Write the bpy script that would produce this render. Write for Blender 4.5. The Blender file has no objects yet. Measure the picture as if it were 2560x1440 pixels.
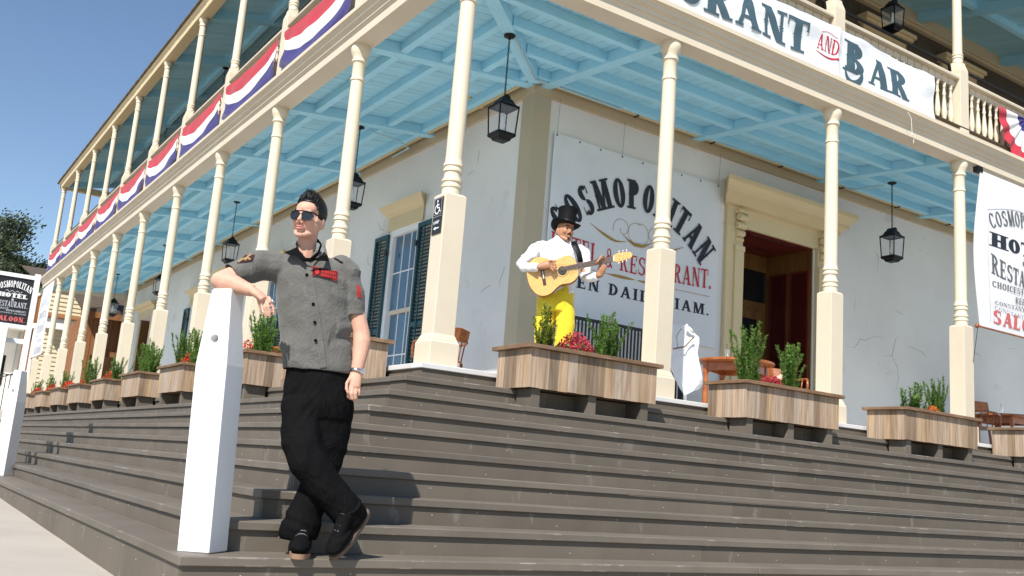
import bpy, bmesh, math, random
from mathutils import Vector, Matrix, noise
R_ = random.Random(7)
PI = math.pi
sc = bpy.context.scene
col = sc.collection

# ------------------------------------------------------------------ camera
CAM = Vector((-3.97429, -7.27032, -0.85625)); YAW, PITCH, ROLL, FPX = -32.89609, 11.04988, 4.45608, 2390.99
def cam_axes():
    y, p, r = map(math.radians, (YAW, PITCH, ROLL))
    fw = Vector((math.sin(-y)*math.cos(p), math.cos(-y)*math.cos(p), math.sin(p)))
    rt = Vector((math.cos(y), math.sin(y), 0)); up = rt.cross(fw)
    return math.cos(r)*rt+math.sin(r)*up, -math.sin(r)*rt+math.cos(r)*up, fw
AX, AU, AF = cam_axes()
cd = bpy.data.cameras.new('camera'); cam = bpy.data.objects.new('camera', cd); col.objects.link(cam)
cam.matrix_world = Matrix(((AX.x, AU.x, -AF.x, CAM.x), (AX.y, AU.y, -AF.y, CAM.y), (AX.z, AU.z, -AF.z, CAM.z), (0, 0, 0, 1)))
cd.sensor_width = 36; cd.lens = FPX/2560*36; cd.clip_start = .05; cd.clip_end = 2000
sc.camera = cam
def ray(u, v): return AF+AX*((u-1280)/FPX)-AU*((v-720)/FPX)
def on(ax, val, u, v):
    r = ray(u, v); i = 'xyz'.index(ax); return CAM+r*((val-CAM[i])/r[i])

# ------------------------------------------------------------------ light
SUN_EL, SUN_AZ = 46.5, 39.0          # light travels towards +x,+y; azimuth from +x
e, a_ = math.radians(SUN_EL), math.radians(SUN_AZ)
S = Vector((-math.cos(e)*math.cos(a_), -math.cos(e)*math.sin(a_), math.sin(e)))
w = bpy.data.worlds.new('World'); sc.world = w; w.use_nodes = True
nt = w.node_tree; bg = nt.nodes['Background']; sky = nt.nodes.new('ShaderNodeTexSky')
sky.sky_type = 'NISHITA'; sky.sun_disc = False; sky.sun_elevation = e; sky.sun_rotation = math.atan2(S.x, S.y)
sky.air_density = 1.0; sky.dust_density = .0; sky.ozone_density = 2.3; sky.altitude = 50
nt.links.new(sky.outputs[0], bg.inputs[0]); bg.inputs[1].default_value = .10
sl = bpy.data.lights.new('sun', 'SUN'); sl.energy = 5.0; sl.angle = math.radians(.55); sl.color = (1, .955, .88)
so = bpy.data.objects.new('sun', sl); col.objects.link(so); so.rotation_euler = S.to_track_quat('Z', 'Y').to_euler(); so.location = S*60
sc.view_settings.view_transform = 'Standard'; sc.view_settings.look = 'None'; sc.view_settings.gamma = 1
sc.view_settings.use_curve_mapping = False; sc.view_settings.exposure = .52

# ------------------------------------------------------------------ materials
M = {}
def newmat(name):
    m = bpy.data.materials.new(name); m.use_nodes = True; M[name] = m
    n = m.node_tree.nodes; l = m.node_tree.links; b = n['Principled BSDF']
    return m, n, l, b
def c4(c): return (c[0], c[1], c[2], 1)
def mul(c, k): return tuple(min(1, x*k) for x in c)
def ramp(n, l, fac, stops):
    r = n.new('ShaderNodeValToRGB'); e_ = r.color_ramp.elements
    e_[0].position, e_[0].color = stops[0][0], c4(stops[0][1]); e_[1].position, e_[1].color = stops[1][0], c4(stops[1][1])
    for p, c in stops[2:]:
        x = e_.new(p); x.color = c4(c)
    l.new(fac, r.inputs[0]); return r.outputs[0]
def coords(n, l, scale=(1, 1, 1), rnd=0):
    t = n.new('ShaderNodeTexCoord'); mp = n.new('ShaderNodeMapping'); mp.inputs['Scale'].default_value = scale
    l.new(t.outputs['Object'], mp.inputs['Vector'])
    if rnd:
        oi = n.new('ShaderNodeObjectInfo'); ml = n.new('ShaderNodeMath'); ml.operation = 'MULTIPLY'; ml.inputs[1].default_value = rnd
        l.new(oi.outputs['Random'], ml.inputs[0]); cb = n.new('ShaderNodeCombineXYZ')
        for i in range(3): l.new(ml.outputs[0], cb.inputs[i])
        l.new(cb.outputs[0], mp.inputs['Location'])
    return mp.outputs[0]
def tex(n, l, vec, scale, detail=4, rough=.55, dist=0):
    t = n.new('ShaderNodeTexNoise'); t.inputs['Scale'].default_value = scale; t.inputs['Detail'].default_value = detail
    t.inputs['Roughness'].default_value = rough; t.inputs['Distortion'].default_value = dist
    l.new(vec, t.inputs['Vector']); return t.outputs['Fac']
def bump(n, l, b, fac, strength, dist=.01):
    bp = n.new('ShaderNodeBump'); bp.inputs['Strength'].default_value = strength; bp.inputs['Distance'].default_value = dist
    l.new(fac, bp.inputs['Height']); l.new(bp.outputs[0], b.inputs['Normal'])
def mix(n, l, fac, a, b, mode='MIX'):
    x = n.new('ShaderNodeMix'); x.data_type = 'RGBA'; x.blend_type = mode
    for s, v in ((x.inputs[0], fac), (x.inputs[6], a), (x.inputs[7], b)):
        if hasattr(v, 'is_linked'): l.new(v, s)
        elif isinstance(v, (int, float)): s.default_value = v
        else: s.default_value = c4(v)
    return x.outputs[2]
def paint(name, c, rough=.55, var=.1, scale=2.5, bmp=.15, bscale=60, spec=.4, stretch=(1, 1, 1), chips=None, metal=0, obj=.0):
    m, n, l, b = newmat(name); v = coords(n, l, stretch, 9)
    f = tex(n, l, v, scale, 6, .62)
    cl = ramp(n, l, f, [(.25, mul(c, 1-var)), (.75, mul(c, 1+var*.7))])
    if obj:
        oi = n.new('ShaderNodeObjectInfo')
        rr = ramp(n, l, oi.outputs['Random'], [(0, (1-obj,)*3), (1, (1, 1, 1))]); cl = mix(n, l, 1., cl, rr, 'MULTIPLY')
    if chips:
        cc, th, cs = chips
        f2 = tex(n, l, v, cs, 5, .65); s2 = ramp(n, l, f2, [(th, (0, 0, 0)), (th+.03, (1, 1, 1))]); cl = mix(n, l, s2, cl, cc)
    l.new(cl, b.inputs['Base Color']); b.inputs['Roughness'].default_value = rough; b.inputs['Metallic'].default_value = metal
    b.inputs['Specular IOR Level'].default_value = spec
    if bmp: bump(n, l, b, tex(n, l, v, bscale, 4, .6), bmp, .004)
    return m
def wood(name, stops, grain=(30, 30, 1.6), rough=.7, rndk=.5, bmp=.3, spec=.25, knots=True):
    """stops: dark, mid, light colours; grain = mapping scale, small along the board"""
    m, n, l, b = newmat(name); v = coords(n, l, grain, 37)
    f = tex(n, l, v, 1.0, 7, .6, .6)
    cl = ramp(n, l, f, [(.2, stops[0]), (.5, stops[1]), (.8, stops[2])])
    oi = n.new('ShaderNodeObjectInfo')
    rr = ramp(n, l, oi.outputs['Random'], [(0, (1-rndk, 1-rndk*1.05, 1-rndk*1.1)), (.3, (1, 1-rndk*.22, 1-rndk*.5)), (.55, (1-rndk*.2, 1-rndk*.16, 1-rndk*.05)), (.8, (1, 1-rndk*.1, 1-rndk*.2)), (1, (1-rndk*.45, 1-rndk*.5, 1-rndk*.5))])
    cl = mix(n, l, 1., cl, rr, 'MULTIPLY')
    if knots:
        f3 = tex(n, l, v, .35, 2, .5); cl = mix(n, l, ramp(n, l, f3, [(.6, (0, 0, 0)), (.75, (.6, .6, .6))]), cl, mul(stops[0], .8))
    l.new(cl, b.inputs['Base Color']); b.inputs['Roughness'].default_value = rough; b.inputs['Specular IOR Level'].default_value = spec
    bump(n, l, b, tex(n, l, v, 2.2, 6, .7), bmp, .004)
    return m
def edge_wear(name, c, rad, scale, th):
    """bare wood where the paint has rubbed off sharp edges"""
    m = M[name]; n = m.node_tree.nodes; l = m.node_tree.links; b = n['Principled BSDF']
    bv = n.new('ShaderNodeBevel'); bv.inputs['Radius'].default_value = rad; bv.samples = 4; g = n.new('ShaderNodeNewGeometry')
    d = n.new('ShaderNodeVectorMath'); d.operation = 'DOT_PRODUCT'; l.new(bv.outputs[0], d.inputs[0]); l.new(g.outputs['Normal'], d.inputs[1])
    e1 = ramp(n, l, d.outputs['Value'], [(.88, (1, 1, 1)), (.985, (0, 0, 0))])
    f = tex(n, l, coords(n, l, (1, 1, 1), 9), scale, 5, .6); e2 = ramp(n, l, f, [(th, (0, 0, 0)), (th+.04, (1, 1, 1))])
    fac = mix(n, l, 1., e1, e2, 'MULTIPLY'); old = b.inputs['Base Color'].links[0].from_socket
    l.new(mix(n, l, fac, old, c), b.inputs['Base Color'])
paint('cream', (.64, .56, .43), .5, .07, 1.4, .1, 25, obj=.05)
paint('cream_shaft', (.655, .575, .435), .42, .06, 1.1, .06, 25)
paint('tan', (.52, .42, .27), .55, .1, 1.2, .1, 25)
paint('hood', (.64, .52, .31), .5, .07, 1.5, .1, 25)
paint('pilaster', (.46, .395, .28), .55, .06, 1.5, .1, 30)
paint('plaster', (.75, .74, .715), .85, .13, .45, .6, 5, .2, chips=((.66, .655, .64), .62, 1.3))
paint('blue_board', (.40, .74, .89), .65, .10, 1.2, .2, 14, .25, obj=.10)
paint('blue_beam', (.37, .71, .88), .6, .08, 1.5, .12, 18, .3)
paint('step', (.142, .119, .094), .65, .20, 1.6, .35, 16, .3, (1, 1, .35), ((.165, .146, .122), .62, 6), obj=.14)
paint('nosing', (.150, .128, .104), .6, .2, 2.2, .3, 18, .35, obj=.16); edge_wear('nosing', (.40, .365, .32), .009, 4.0, .59)
paint('cap_trim', (.64, .56, .43))
paint('deck', (.60, .59, .585), .6, .12, 2, .2, 24, .3)
paint('white_paint', (.80, .80, .80), .45, .03, 2, .25, 16, .4)
paint('black_metal', (.006, .006, .007), .45, .2, 8, .05, 40, .25)
paint('dark_green', (.012, .062, .075), .42, .15, 4, .08, 30, .45)
paint('iron', (.02, .02, .022), .5, .2, 8, .1, 40, .4)
paint('brown_siding', (.095, .075, .055), .7, .18, 3, .2, 14, .2, (1, 1, 1), obj=.2)
paint('dark_red', (.055, .006, .005), .35, .35, 3, .1, 8, .5)
paint('red_wood', (.12, .015, .01), .4, .3, 3, .1, 10, .5)
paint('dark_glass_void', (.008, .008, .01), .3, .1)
paint('pipe', (.56, .44, .22), .45, .08, 6, .05, 40, .4)
paint('conduit', (.42, .60, .66), .5, .06)
paint('concrete', (.40, .365, .32), .9, .12, 1.1, .45, 55, .15)
paint('soil', (.035, .024, .016), .95, .3, 20, .6, 40, .1)
wood('planter_wood', ((.19, .125, .08), (.39, .30, .22), (.53, .45, .37)), (34, 34, 2.0), .78, .5)
wood('rim_wood', ((.13, .072, .04), (.20, .125, .075), (.30, .2, .13)), (6, 6, 22), .65, .25)
wood('chair_wood', ((.13, .035, .012), (.27, .085, .025), (.36, .13, .04)), (14, 14, 14), .25, .15, .05, .5)
wood('table_wood', ((.22, .05, .014), (.36, .105, .028), (.46, .16, .045)), (9, 9, 9), .22, .1, .05, .5)
wood('door_wood', ((.075, .034, .010), (.15, .072, .022), (.21, .11, .036)), (18, 18, 1.2), .4, .2, .1, .4)
wood('fence_wood', ((.14, .058, .025), (.25, .11, .045), (.35, .175, .08)), (16, 16, 1.2), .75, .3)
paint('siding_cream', (.62, .54, .36), .6, .06)
paint('shingle', (.11, .085, .065), .9, .3, 9, .5, 30, .1)
paint('grey_roof', (.14, .125, .10), .85, .25, 8, .6, 25, .1)
def cloth(name, c, rough=.85, var=.05, trans=.15, scale=3, weave=400, dark=None, fold=0, fscale=14):
    m, n, l, b = newmat(name); v = coords(n, l, (1, 1, 1), 0)
    f = tex(n, l, v, scale, 5, .6); cl = ramp(n, l, f, [(.25, mul(c, 1-var)), (.75, mul(c, 1+var))])
    if dark:
        f2 = tex(n, l, v, 26, 5, .7, .4); cl = mix(n, l, ramp(n, l, f2, [(.42, (.75,)*3), (.62, (0, 0, 0))]), cl, dark)
    l.new(cl, b.inputs['Base Color']); b.inputs['Roughness'].default_value = rough; b.inputs['Specular IOR Level'].default_value = .2
    b.inputs['Sheen Weight'].default_value = .15
    if fold:                                                              # creases too fine for the mesh
        v2 = coords(n, l, (1, 1, .7)); f3 = tex(n, l, v2, fscale, 3, .5, 1.2); ab = n.new('ShaderNodeMath'); ab.operation = 'PINGPONG'; ab.inputs[1].default_value = .12
        l.new(f3, ab.inputs[0]); bump(n, l, b, ab.outputs[0], fold, .06)
    else: bump(n, l, b, tex(n, l, v, weave, 2, .5), .12, .002)
    if trans:
        t = n.new('ShaderNodeBsdfTranslucent'); l.new(cl, t.inputs[0]); ms = n.new('ShaderNodeMixShader'); ms.inputs[0].default_value = trans
        l.new(b.outputs[0], ms.inputs[1]); l.new(t.outputs[0], ms.inputs[2]); l.new(ms.outputs[0], n['Material Output'].inputs[0])
    return m
cloth('vinyl', (.76, .79, .82), .55, .03, .12)
cloth('white_cloth', (.80, .80, .82), .8, .03, .2)
cloth('flag_red', (.50, .03, .055)); cloth('flag_white', (.82, .82, .83)); cloth('flag_blue', (.035, .030, .17))
cloth('shirt_grey', (.125, .122, .112), .85, .16, 0, 9, 500, (.105, .102, .095), .30, 20); cloth('shirt_black', (.006, .006, .006), .9, .1, 0)
cloth('trouser_black', (.006, .006, .0065), .8, .25, 0, 6, fold=.35, fscale=9); M['trouser_black'].node_tree.nodes['Principled BSDF'].inputs['Sheen Weight'].default_value = 0; M['trouser_black'].node_tree.nodes['Principled BSDF'].inputs['Specular IOR Level'].default_value = .04
for k_ in ('shirt_black',):
    M[k_].node_tree.nodes['Principled BSDF'].inputs['Sheen Weight'].default_value = 0; M[k_].node_tree.nodes['Principled BSDF'].inputs['Specular IOR Level'].default_value = .04
cloth('shirt_white', (.78, .78, .80), .8, .02, 0, fold=.35, fscale=15); cloth('trouser_yellow', (.74, .56, .03), .75, .08, 0, fold=.35, fscale=9)
cloth('patch_red', (.42, .02, .02), .8, .1, 0, 30); cloth('patch_dark', (.05, .012, .012), .8, .2, 0, 30); cloth('patch_gold', (.45, .33, .15), .7, .1, 0, 30)
def flat(name, c, rough=.5, spec=.4, metal=0, emit=0):
    m, n, l, b = newmat(name); b.inputs['Base Color'].default_value = c4(c); b.inputs['Roughness'].default_value = rough
    b.inputs['Specular IOR Level'].default_value = spec; b.inputs['Metallic'].default_value = metal
    return m
flat('ink_black', (.016, .019, .028), .55); flat('ink_teal', (.055, .10, .125), .55); flat('ink_red', (.46, .018, .028), .55)
flat('ink_gold', (.36, .22, .05), .55); flat('ink_grey', (.10, .11, .12), .55); flat('ink_pink', (.55, .12, .12), .55); flat('ink_white', (.82, .82, .82), .55)
flat('ink_ghost', (.50, .52, .56), .55); flat('sign_black', (.018, .018, .02), .4)
flat('crack', (.20, .20, .21), .9); flat('steel', (.6, .6, .62), .22, .5, 1); flat('lens', (.012, .012, .012), .08, .7)
flat('sole', (.24, .145, .09), .8); flat('sole_dark', (.10, .07, .05), .8); flat('hat', (.005, .005, .006), .7, .12); flat('nut', (.85, .8, .68), .4); flat('string', (.55, .5, .42), .35, .5, .6)
flat('bulb', (.8, .8, .78), .3); flat('brass', (.45, .3, .1), .35, .5, .8)
def glass(name, tint=(.9, .94, .96), refl=.5, body=(.06, .13, .2), alpha=.5):
    m, n, l, b = newmat(name); b.inputs['Base Color'].default_value = c4(body); b.inputs['Roughness'].default_value = .06
    b.inputs['Specular IOR Level'].default_value = refl; b.inputs['Alpha'].default_value = alpha
    return m
glass('pane', body=(.055, .13, .215), alpha=1., refl=.8); glass('lamp_glass', body=(.75, .8, .85), alpha=.07)
glass('pane_dark', body=(.010, .010, .011), alpha=1., refl=.15); M['pane_dark'].node_tree.nodes['Principled BSDF'].inputs['Roughness'].default_value = .3
def skin(name, c, r):
    m, n, l, b = newmat(name); v = coords(n, l); f = tex(n, l, v, 22, 4)
    cl = ramp(n, l, f, [(.25, mul(c, .88)), (.75, mul(c, 1.08))])
    l.new(cl, b.inputs['Base Color']); b.inputs['Roughness'].default_value = r; b.inputs['Specular IOR Level'].default_value = .25
    b.inputs['Subsurface Weight'].default_value = .12; b.inputs['Subsurface Radius'].default_value = (.9, .35, .2); b.inputs['Subsurface Scale'].default_value = .012
    bump(n, l, b, tex(n, l, v, 260, 2), .06, .001)
skin('skin', (.58, .33, .24), .6); skin('skin_tan', (.40, .20, .115), .45); skin('lips', (.50, .20, .17), .4)
def hairmat(name, c):
    m, n, l, b = newmat(name); v = coords(n, l, (1, 1, 1)); f = tex(n, l, v, 120, 3)
    l.new(ramp(n, l, f, [(.3, mul(c, .5)), (.75, mul(c, 1.8))]), b.inputs['Base Color']); b.inputs['Roughness'].default_value = .42; b.inputs['Specular IOR Level'].default_value = .3
hairmat('hair', (.006, .0055, .006))
def leaf(name, stops, trans=.3, rough=.55):
    m, n, l, b = newmat(name)
    g = n.new('ShaderNodeNewGeometry'); v = coords(n, l); f = tex(n, l, v, 9, 3)
    ad = n.new('ShaderNodeMath'); ad.operation = 'ADD'; l.new(g.outputs['Random Per Island'], ad.inputs[0]); l.new(f, ad.inputs[1])
    hf = n.new('ShaderNodeMath'); hf.operation = 'MULTIPLY'; hf.inputs[1].default_value = .5; l.new(ad.outputs[0], hf.inputs[0])
    cl = ramp(n, l, hf.outputs[0], [(.2, stops[0]), (.5, stops[1]), (.8, stops[2])])
    l.new(cl, b.inputs['Base Color']); b.inputs['Roughness'].default_value = rough; b.inputs['Specular IOR Level'].default_value = .3
    t = n.new('ShaderNodeBsdfTranslucent'); l.new(cl, t.inputs[0]); ms = n.new('ShaderNodeMixShader'); ms.inputs[0].default_value = trans
    l.new(b.outputs[0], ms.inputs[1]); l.new(t.outputs[0], ms.inputs[2]); l.new(ms.outputs[0], n['Material Output'].inputs[0])
leaf('rosemary', ((.07, .16, .025), (.16, .30, .06), (.32, .46, .13)), .4)
leaf('rosemary_yellow', ((.10, .17, .02), (.26, .33, .05), (.5, .5, .12)), .4)
leaf('flower_red', ((.20, .01, .02), (.46, .03, .05), (.62, .10, .16)), .2)
leaf('flower_scarlet', ((.35, .02, .01), (.62, .05, .02), (.72, .12, .05)), .2)
leaf('flower_orange', ((.5, .05, .02), (.65, .16, .02), (.7, .35, .04)), .2)
leaf('gum_leaf', ((.028, .045, .022), (.06, .082, .04), (.115, .13, .07)), .3)
leaf('green_leaf', ((.03, .055, .014), (.07, .115, .03), (.13, .19, .06)), .25)
paint('bark', (.20, .165, .125), .9, .3, 5, .5, 20, .1); paint('pale_bark', (.48, .44, .38), .85, .2, 4, .4, 20, .1)
paint('terrain', (.10, .11, .045), .95, .35, .1, .5, 2, .1)

# ------------------------------------------------------------------ mesh helpers
class MB:
    def __init__(s, org=(0, 0, 0)): s.v = []; s.f = []; s.o = Vector(org)
    def add(s, vs, fs):
        b = len(s.v); s.v += [Vector(v)-s.o for v in vs]; s.f += [tuple(i+b for i in f) for f in fs]; return s
    def box(s, x0, y0, z0, x1, y1, z1):
        x0, x1 = sorted((x0, x1)); y0, y1 = sorted((y0, y1)); z0, z1 = sorted((z0, z1))
        return s.add([(x0, y0, z0), (x1, y0, z0), (x1, y1, z0), (x0, y1, z0), (x0, y0, z1), (x1, y0, z1), (x1, y1, z1), (x0, y1, z1)],
                     [(0, 3, 2, 1), (4, 5, 6, 7), (0, 1, 5, 4), (1, 2, 6, 5), (2, 3, 7, 6), (3, 0, 4, 7)])
    def obox(s, c, ex, ey, ez, h):
        c = Vector(c); ex, ey, ez = Vector(ex), Vector(ey), Vector(ez)
        vs = [c+ex*h[0]*i+ey*h[1]*j+ez*h[2]*k for k in (-1, 1) for i, j in ((-1, -1), (1, -1), (1, 1), (-1, 1))]
        return s.add(vs, [(0, 3, 2, 1), (4, 5, 6, 7), (0, 1, 5, 4), (1, 2, 6, 5), (2, 3, 7, 6), (3, 0, 4, 7)])
    def lathe(s, prof, c=(0, 0, 0), n=20, caps=True):
        c = Vector(c); vs = []; fs = []
        for r, z in prof: vs += [c+Vector((r*math.cos(2*PI*i/n), r*math.sin(2*PI*i/n), z)) for i in range(n)]
        for j in range(len(prof)-1):
            for i in range(n): k = (i+1) % n; fs.append((j*n+i, j*n+k, (j+1)*n+k, (j+1)*n+i))
        if caps: fs += [tuple(range(n))[::-1], tuple((len(prof)-1)*n+i for i in range(n))]
        return s.add(vs, fs)
    def tube(s, pts, rad, n=8, caps=True, flat=1.0, up=None):
        """swept tube; rad a number, list of numbers or list of (a,b)"""
        pts = [Vector(p) for p in pts]; m = len(pts)
        if not isinstance(rad, (list, tuple)): rad = [rad]*m
        vs = []; fs = []; prev = Vector(up) if up else None
        for i, p in enumerate(pts):
            t = (pts[min(i+1, m-1)]-pts[max(i-1, 0)]).normalized()
            if prev is None: prev = t.orthogonal()
            a = prev-t*prev.dot(t)
            if a.length < 1e-6: a = t.orthogonal()
            a.normalize(); b = t.cross(a); prev = a
            ra, rb = rad[i] if isinstance(rad[i], (list, tuple)) else (rad[i], rad[i]*flat)
            vs += [p+a*ra*math.cos(2*PI*k/n)+b*rb*math.sin(2*PI*k/n) for k in range(n)]
        for j in range(m-1):
            for i in range(n): k = (i+1) % n; fs.append((j*n+i, j*n+k, (j+1)*n+k, (j+1)*n+i))
        if caps: fs += [tuple(range(n))[::-1], tuple((m-1)*n+i for i in range(n))]
        return s.add(vs, fs)
    def prism(s, poly, d):
        """extrude a 3-d polygon by vector d"""
        d = Vector(d); n = len(poly); vs = [Vector(p) for p in poly]+[Vector(p)+d for p in poly]
        return s.add(vs, [tuple(range(n))[::-1], tuple(n+i for i in range(n))]+[(i, (i+1) % n, n+(i+1) % n, n+i) for i in range(n)])
    def ball(s, c, r, n=12, m=8):
        r = r if isinstance(r, (list, tuple)) else (r, r, r); c = Vector(c); vs = []; fs = []
        for j in range(m+1):
            t = PI*j/m
            vs += [c+Vector((r[0]*math.sin(t)*math.cos(2*PI*i/n), r[1]*math.sin(t)*math.sin(2*PI*i/n), -r[2]*math.cos(t))) for i in range(n)]
        for j in range(m):
            for i in range(n): k = (i+1) % n; fs.append((j*n+i, j*n+k, (j+1)*n+k, (j+1)*n+i))
        return s.add(vs, fs)
    def build(s, name, mat, parent=None, smooth=False, bevel=0, **kw):
        me = bpy.data.meshes.new(name); me.from_pydata([tuple(v) for v in s.v], [], s.f); me.update()
        return mkobj(name, me, mat, parent, smooth, bevel, **kw)
def mkobj(name, me, mat, parent=None, smooth=False, bevel=0, **kw):
    if mat and not me.materials: me.materials.append(M[mat])
    if bevel or smooth:
        bm = bmesh.new(); bm.from_mesh(me)
        bmesh.ops.remove_doubles(bm, verts=bm.verts, dist=1e-6)
        bmesh.ops.recalc_face_normals(bm, faces=bm.faces)
        if bevel: bmesh.ops.bevel(bm, geom=[e_ for e_ in bm.edges if e_.is_manifold and e_.calc_face_angle(0) > .6], offset=bevel, segments=1, affect='EDGES', profile=.6)
        if smooth:
            for f in bm.faces: f.smooth = True
            if smooth == 'auto':
                for e_ in bm.edges:
                    if e_.calc_face_angle(0) > .7: e_.smooth = False
        bm.to_mesh(me); bm.free()
    o = bpy.data.objects.new(name, me); col.objects.link(o); o.parent = parent
    for k, v in kw.items(): o[k] = v
    return o
def thing(name, label, cat, loc=(0, 0, 0), rz=0, group=None):
    o = bpy.data.objects.new(name, None); col.objects.link(o); o.location = loc; o.rotation_euler = (0, 0, rz); o.empty_display_size = .1
    o['label'] = label; o['category'] = cat
    if group: o['group'] = group
    return o
def inst(o, name=None, parent=None, loc=None, rot=None, scale=None):
    """linked copy of one object"""
    c = bpy.data.objects.new(name or o.name.split('.')[0], o.data); col.objects.link(c); c.parent = parent
    if loc is not None: c.location = loc
    if rot is not None: c.rotation_euler = rot
    if scale is not None: c.scale = scale
    return c
def tree_copy(root, loc, rz, label, scale=None):
    r = root.copy(); col.objects.link(r); r.location = loc; r.rotation_euler = (0, 0, rz); r['label'] = label
    if scale: r.scale = scale
    for ch in list(root.children):
        c = ch.copy(); col.objects.link(c); c.parent = r
        for g in list(ch.children):
            d = g.copy(); col.objects.link(d); d.parent = c
    return r
def tag(o, label, cat, group=None):
    o['label'] = label; o['category'] = cat
    if group: o['group'] = group
    return o
def fbm(x, y, z=0, s=1.): return noise.noise(Vector((x*s, y*s, z*s)))

# dimensions read off the photograph (metres; origin = corner column on the porch deck)
DL1, DL, DR1, DR = 2.4639, 2.6202, 2.5312, 2.6861
YL = [0]+[DL1+k*DL for k in range(10)]
XR = [0]+[DR1+k*DR for k in range(7)]
A0, TR, RI = .2935, .26777, .1479
ZC, ZPED, ZUP, WALL = 3.852, 1.5577, 7.1808, 2.42
YEND, XEND = YL[10]+.25, XR[7]+.25
def ground_z(y):
    if y < 5: return -1.566+.0125*y
    if y < 27: t = (y-5)/22; return -1.5035+1.44*(t**1.25)
    return -.0635+.012*(y-27)
# ================================================================== ground
def make_ground():
    ys = [-140, -60, -25, -12, -9]+[-7+.5*i for i in range(72)]+[32, 40, 60, 90, 140, 240]
    xs = [-240, -120, -60, -30, -15, -10]+[-8+.6*i for i in range(46)]+[24, 40, 80, 160, 240]
    vs = []; fs = []; n = len(xs)
    for y in ys:
        for x in xs: vs.append((x, y, ground_z(y)-.03*max(0, -x-8)*.1+.006*fbm(x, y, 0, .7)))
    for j in range(len(ys)-1):
        for i in range(n-1): fs.append((j*n+i, j*n+i+1, (j+1)*n+i+1, (j+1)*n+i))
    o = MB().add(vs, fs).build('ground', 'concrete', smooth=True); o['kind'] = 'structure'
make_ground()

# ================================================================== steps
steps = thing('porch_steps', 'broad dark grey wooden steps wrapping round the corner of the hotel porch', 'steps', (-2.7, -2.7, -1.6))
so_ = steps.location.copy()
rs = random.Random(11)
def boards(a, b, lo=3.0, hi=4.9):
    out = []; p = a
    while p < b-.01:
        q = min(b, p+rs.uniform(lo, hi)); q = b if b-q < 1.0 else q
        out.append((p, q)); p = q
    return out
NT = .045
for k in range(10):
    q = A0+k*TR; z = -k*RI; back = q-TR-.02 if k else q-.16
    nm = 'nosing' if k else 'deck'
    # left wing runs along y, right wing along x
    for a, b in boards(-q, XEND):
        j = rs.uniform(-.0015, .0015); e = rs.uniform(-.003, .003)
        MB(so_).box(a+.002, -q+e, z-NT+j, b-.002, -back, z+j).build('tread', nm, steps, bevel=.005)
    for a, b in boards(-q+(TR if k else .14)+.004, YEND):
        j = rs.uniform(-.0015, .0015); e = rs.uniform(-.003, .003)
        if ground_z(b) > z+.3: continue
        MB(so_).box(-q+e, a+.002, z-NT+j, -back, b-.002, z+j).build('tread', nm, steps, bevel=.005)
    zb = z-RI if k < 9 else -1.75
    for a, b in boards(-q+.02, XEND):
        MB(so_).box(a+.001, -q+.02, zb-.03, b-.001, -q+.045, z-NT-.002).build('riser', 'step', steps)
    for a, b in boards(-q+.049, YEND):
        if ground_z(b) > z+.3: continue
        MB(so_).box(-q+.02, a+.001, zb-.03, -q+.045, b-.001, z-NT-.002).build('riser', 'step', steps)

mb = MB(so_); rn = random.Random(77)
def nail(c, nrm):
    n_ = Vector(nrm); s = n_.orthogonal().normalized(); t = n_.cross(s); mb.prism([Vector(c)+(s*math.cos(i*PI/3)+t*math.sin(i*PI/3))*.004 for i in range(6)], n_*.002)
for k in range(10):
    q = A0+k*TR; z = -k*RI
    for ax in 'xy':
        u = -q+.3
        while u < (9 if ax == 'x' else 12):
            zz = z-.06-rn.uniform(.0, .07)
            nail((u, -q+.0195, zz) if ax == 'x' else (-q+.0195, u, zz), (0, -1, 0) if ax == 'x' else (-1, 0, 0)); u += rn.uniform(.25, 1.1)
nl = mb.build('nail_head', 'pilaster', steps); nl['kind'] = 'stuff'
# ================================================================== hotel
hotel = thing('hotel', 'cream two-storey hotel with blue porch ceilings, turned columns and upstairs balcony', 'building')
def H(mb, name, mat, parent=None, **k): return mb.build(name, mat, parent or hotel, **k)
def wing(poly, side, end):
    n = len(poly)
    if side == 'L': v = [(-p, -p, z) for p, z in poly]+[(-p, end, z) for p, z in poly]
    else: v = [(-p, -p, z) for p, z in poly]+[(end, -p, z) for p, z in poly]
    return MB().add(v, [tuple(range(n)), tuple(n+i for i in range(n))[::-1]]+[(i, n+i, n+(i+1) % n, (i+1) % n) for i in range(n)])
# deck
H(MB().box(-A0+.16, -A0+.16, -.05, WALL+.02, YEND, -.003), 'porch_floor', 'deck')
H(MB().box(WALL+.02, -A0+.16, -.05, XEND, WALL+.02, -.003), 'porch_floor', 'deck')
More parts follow.
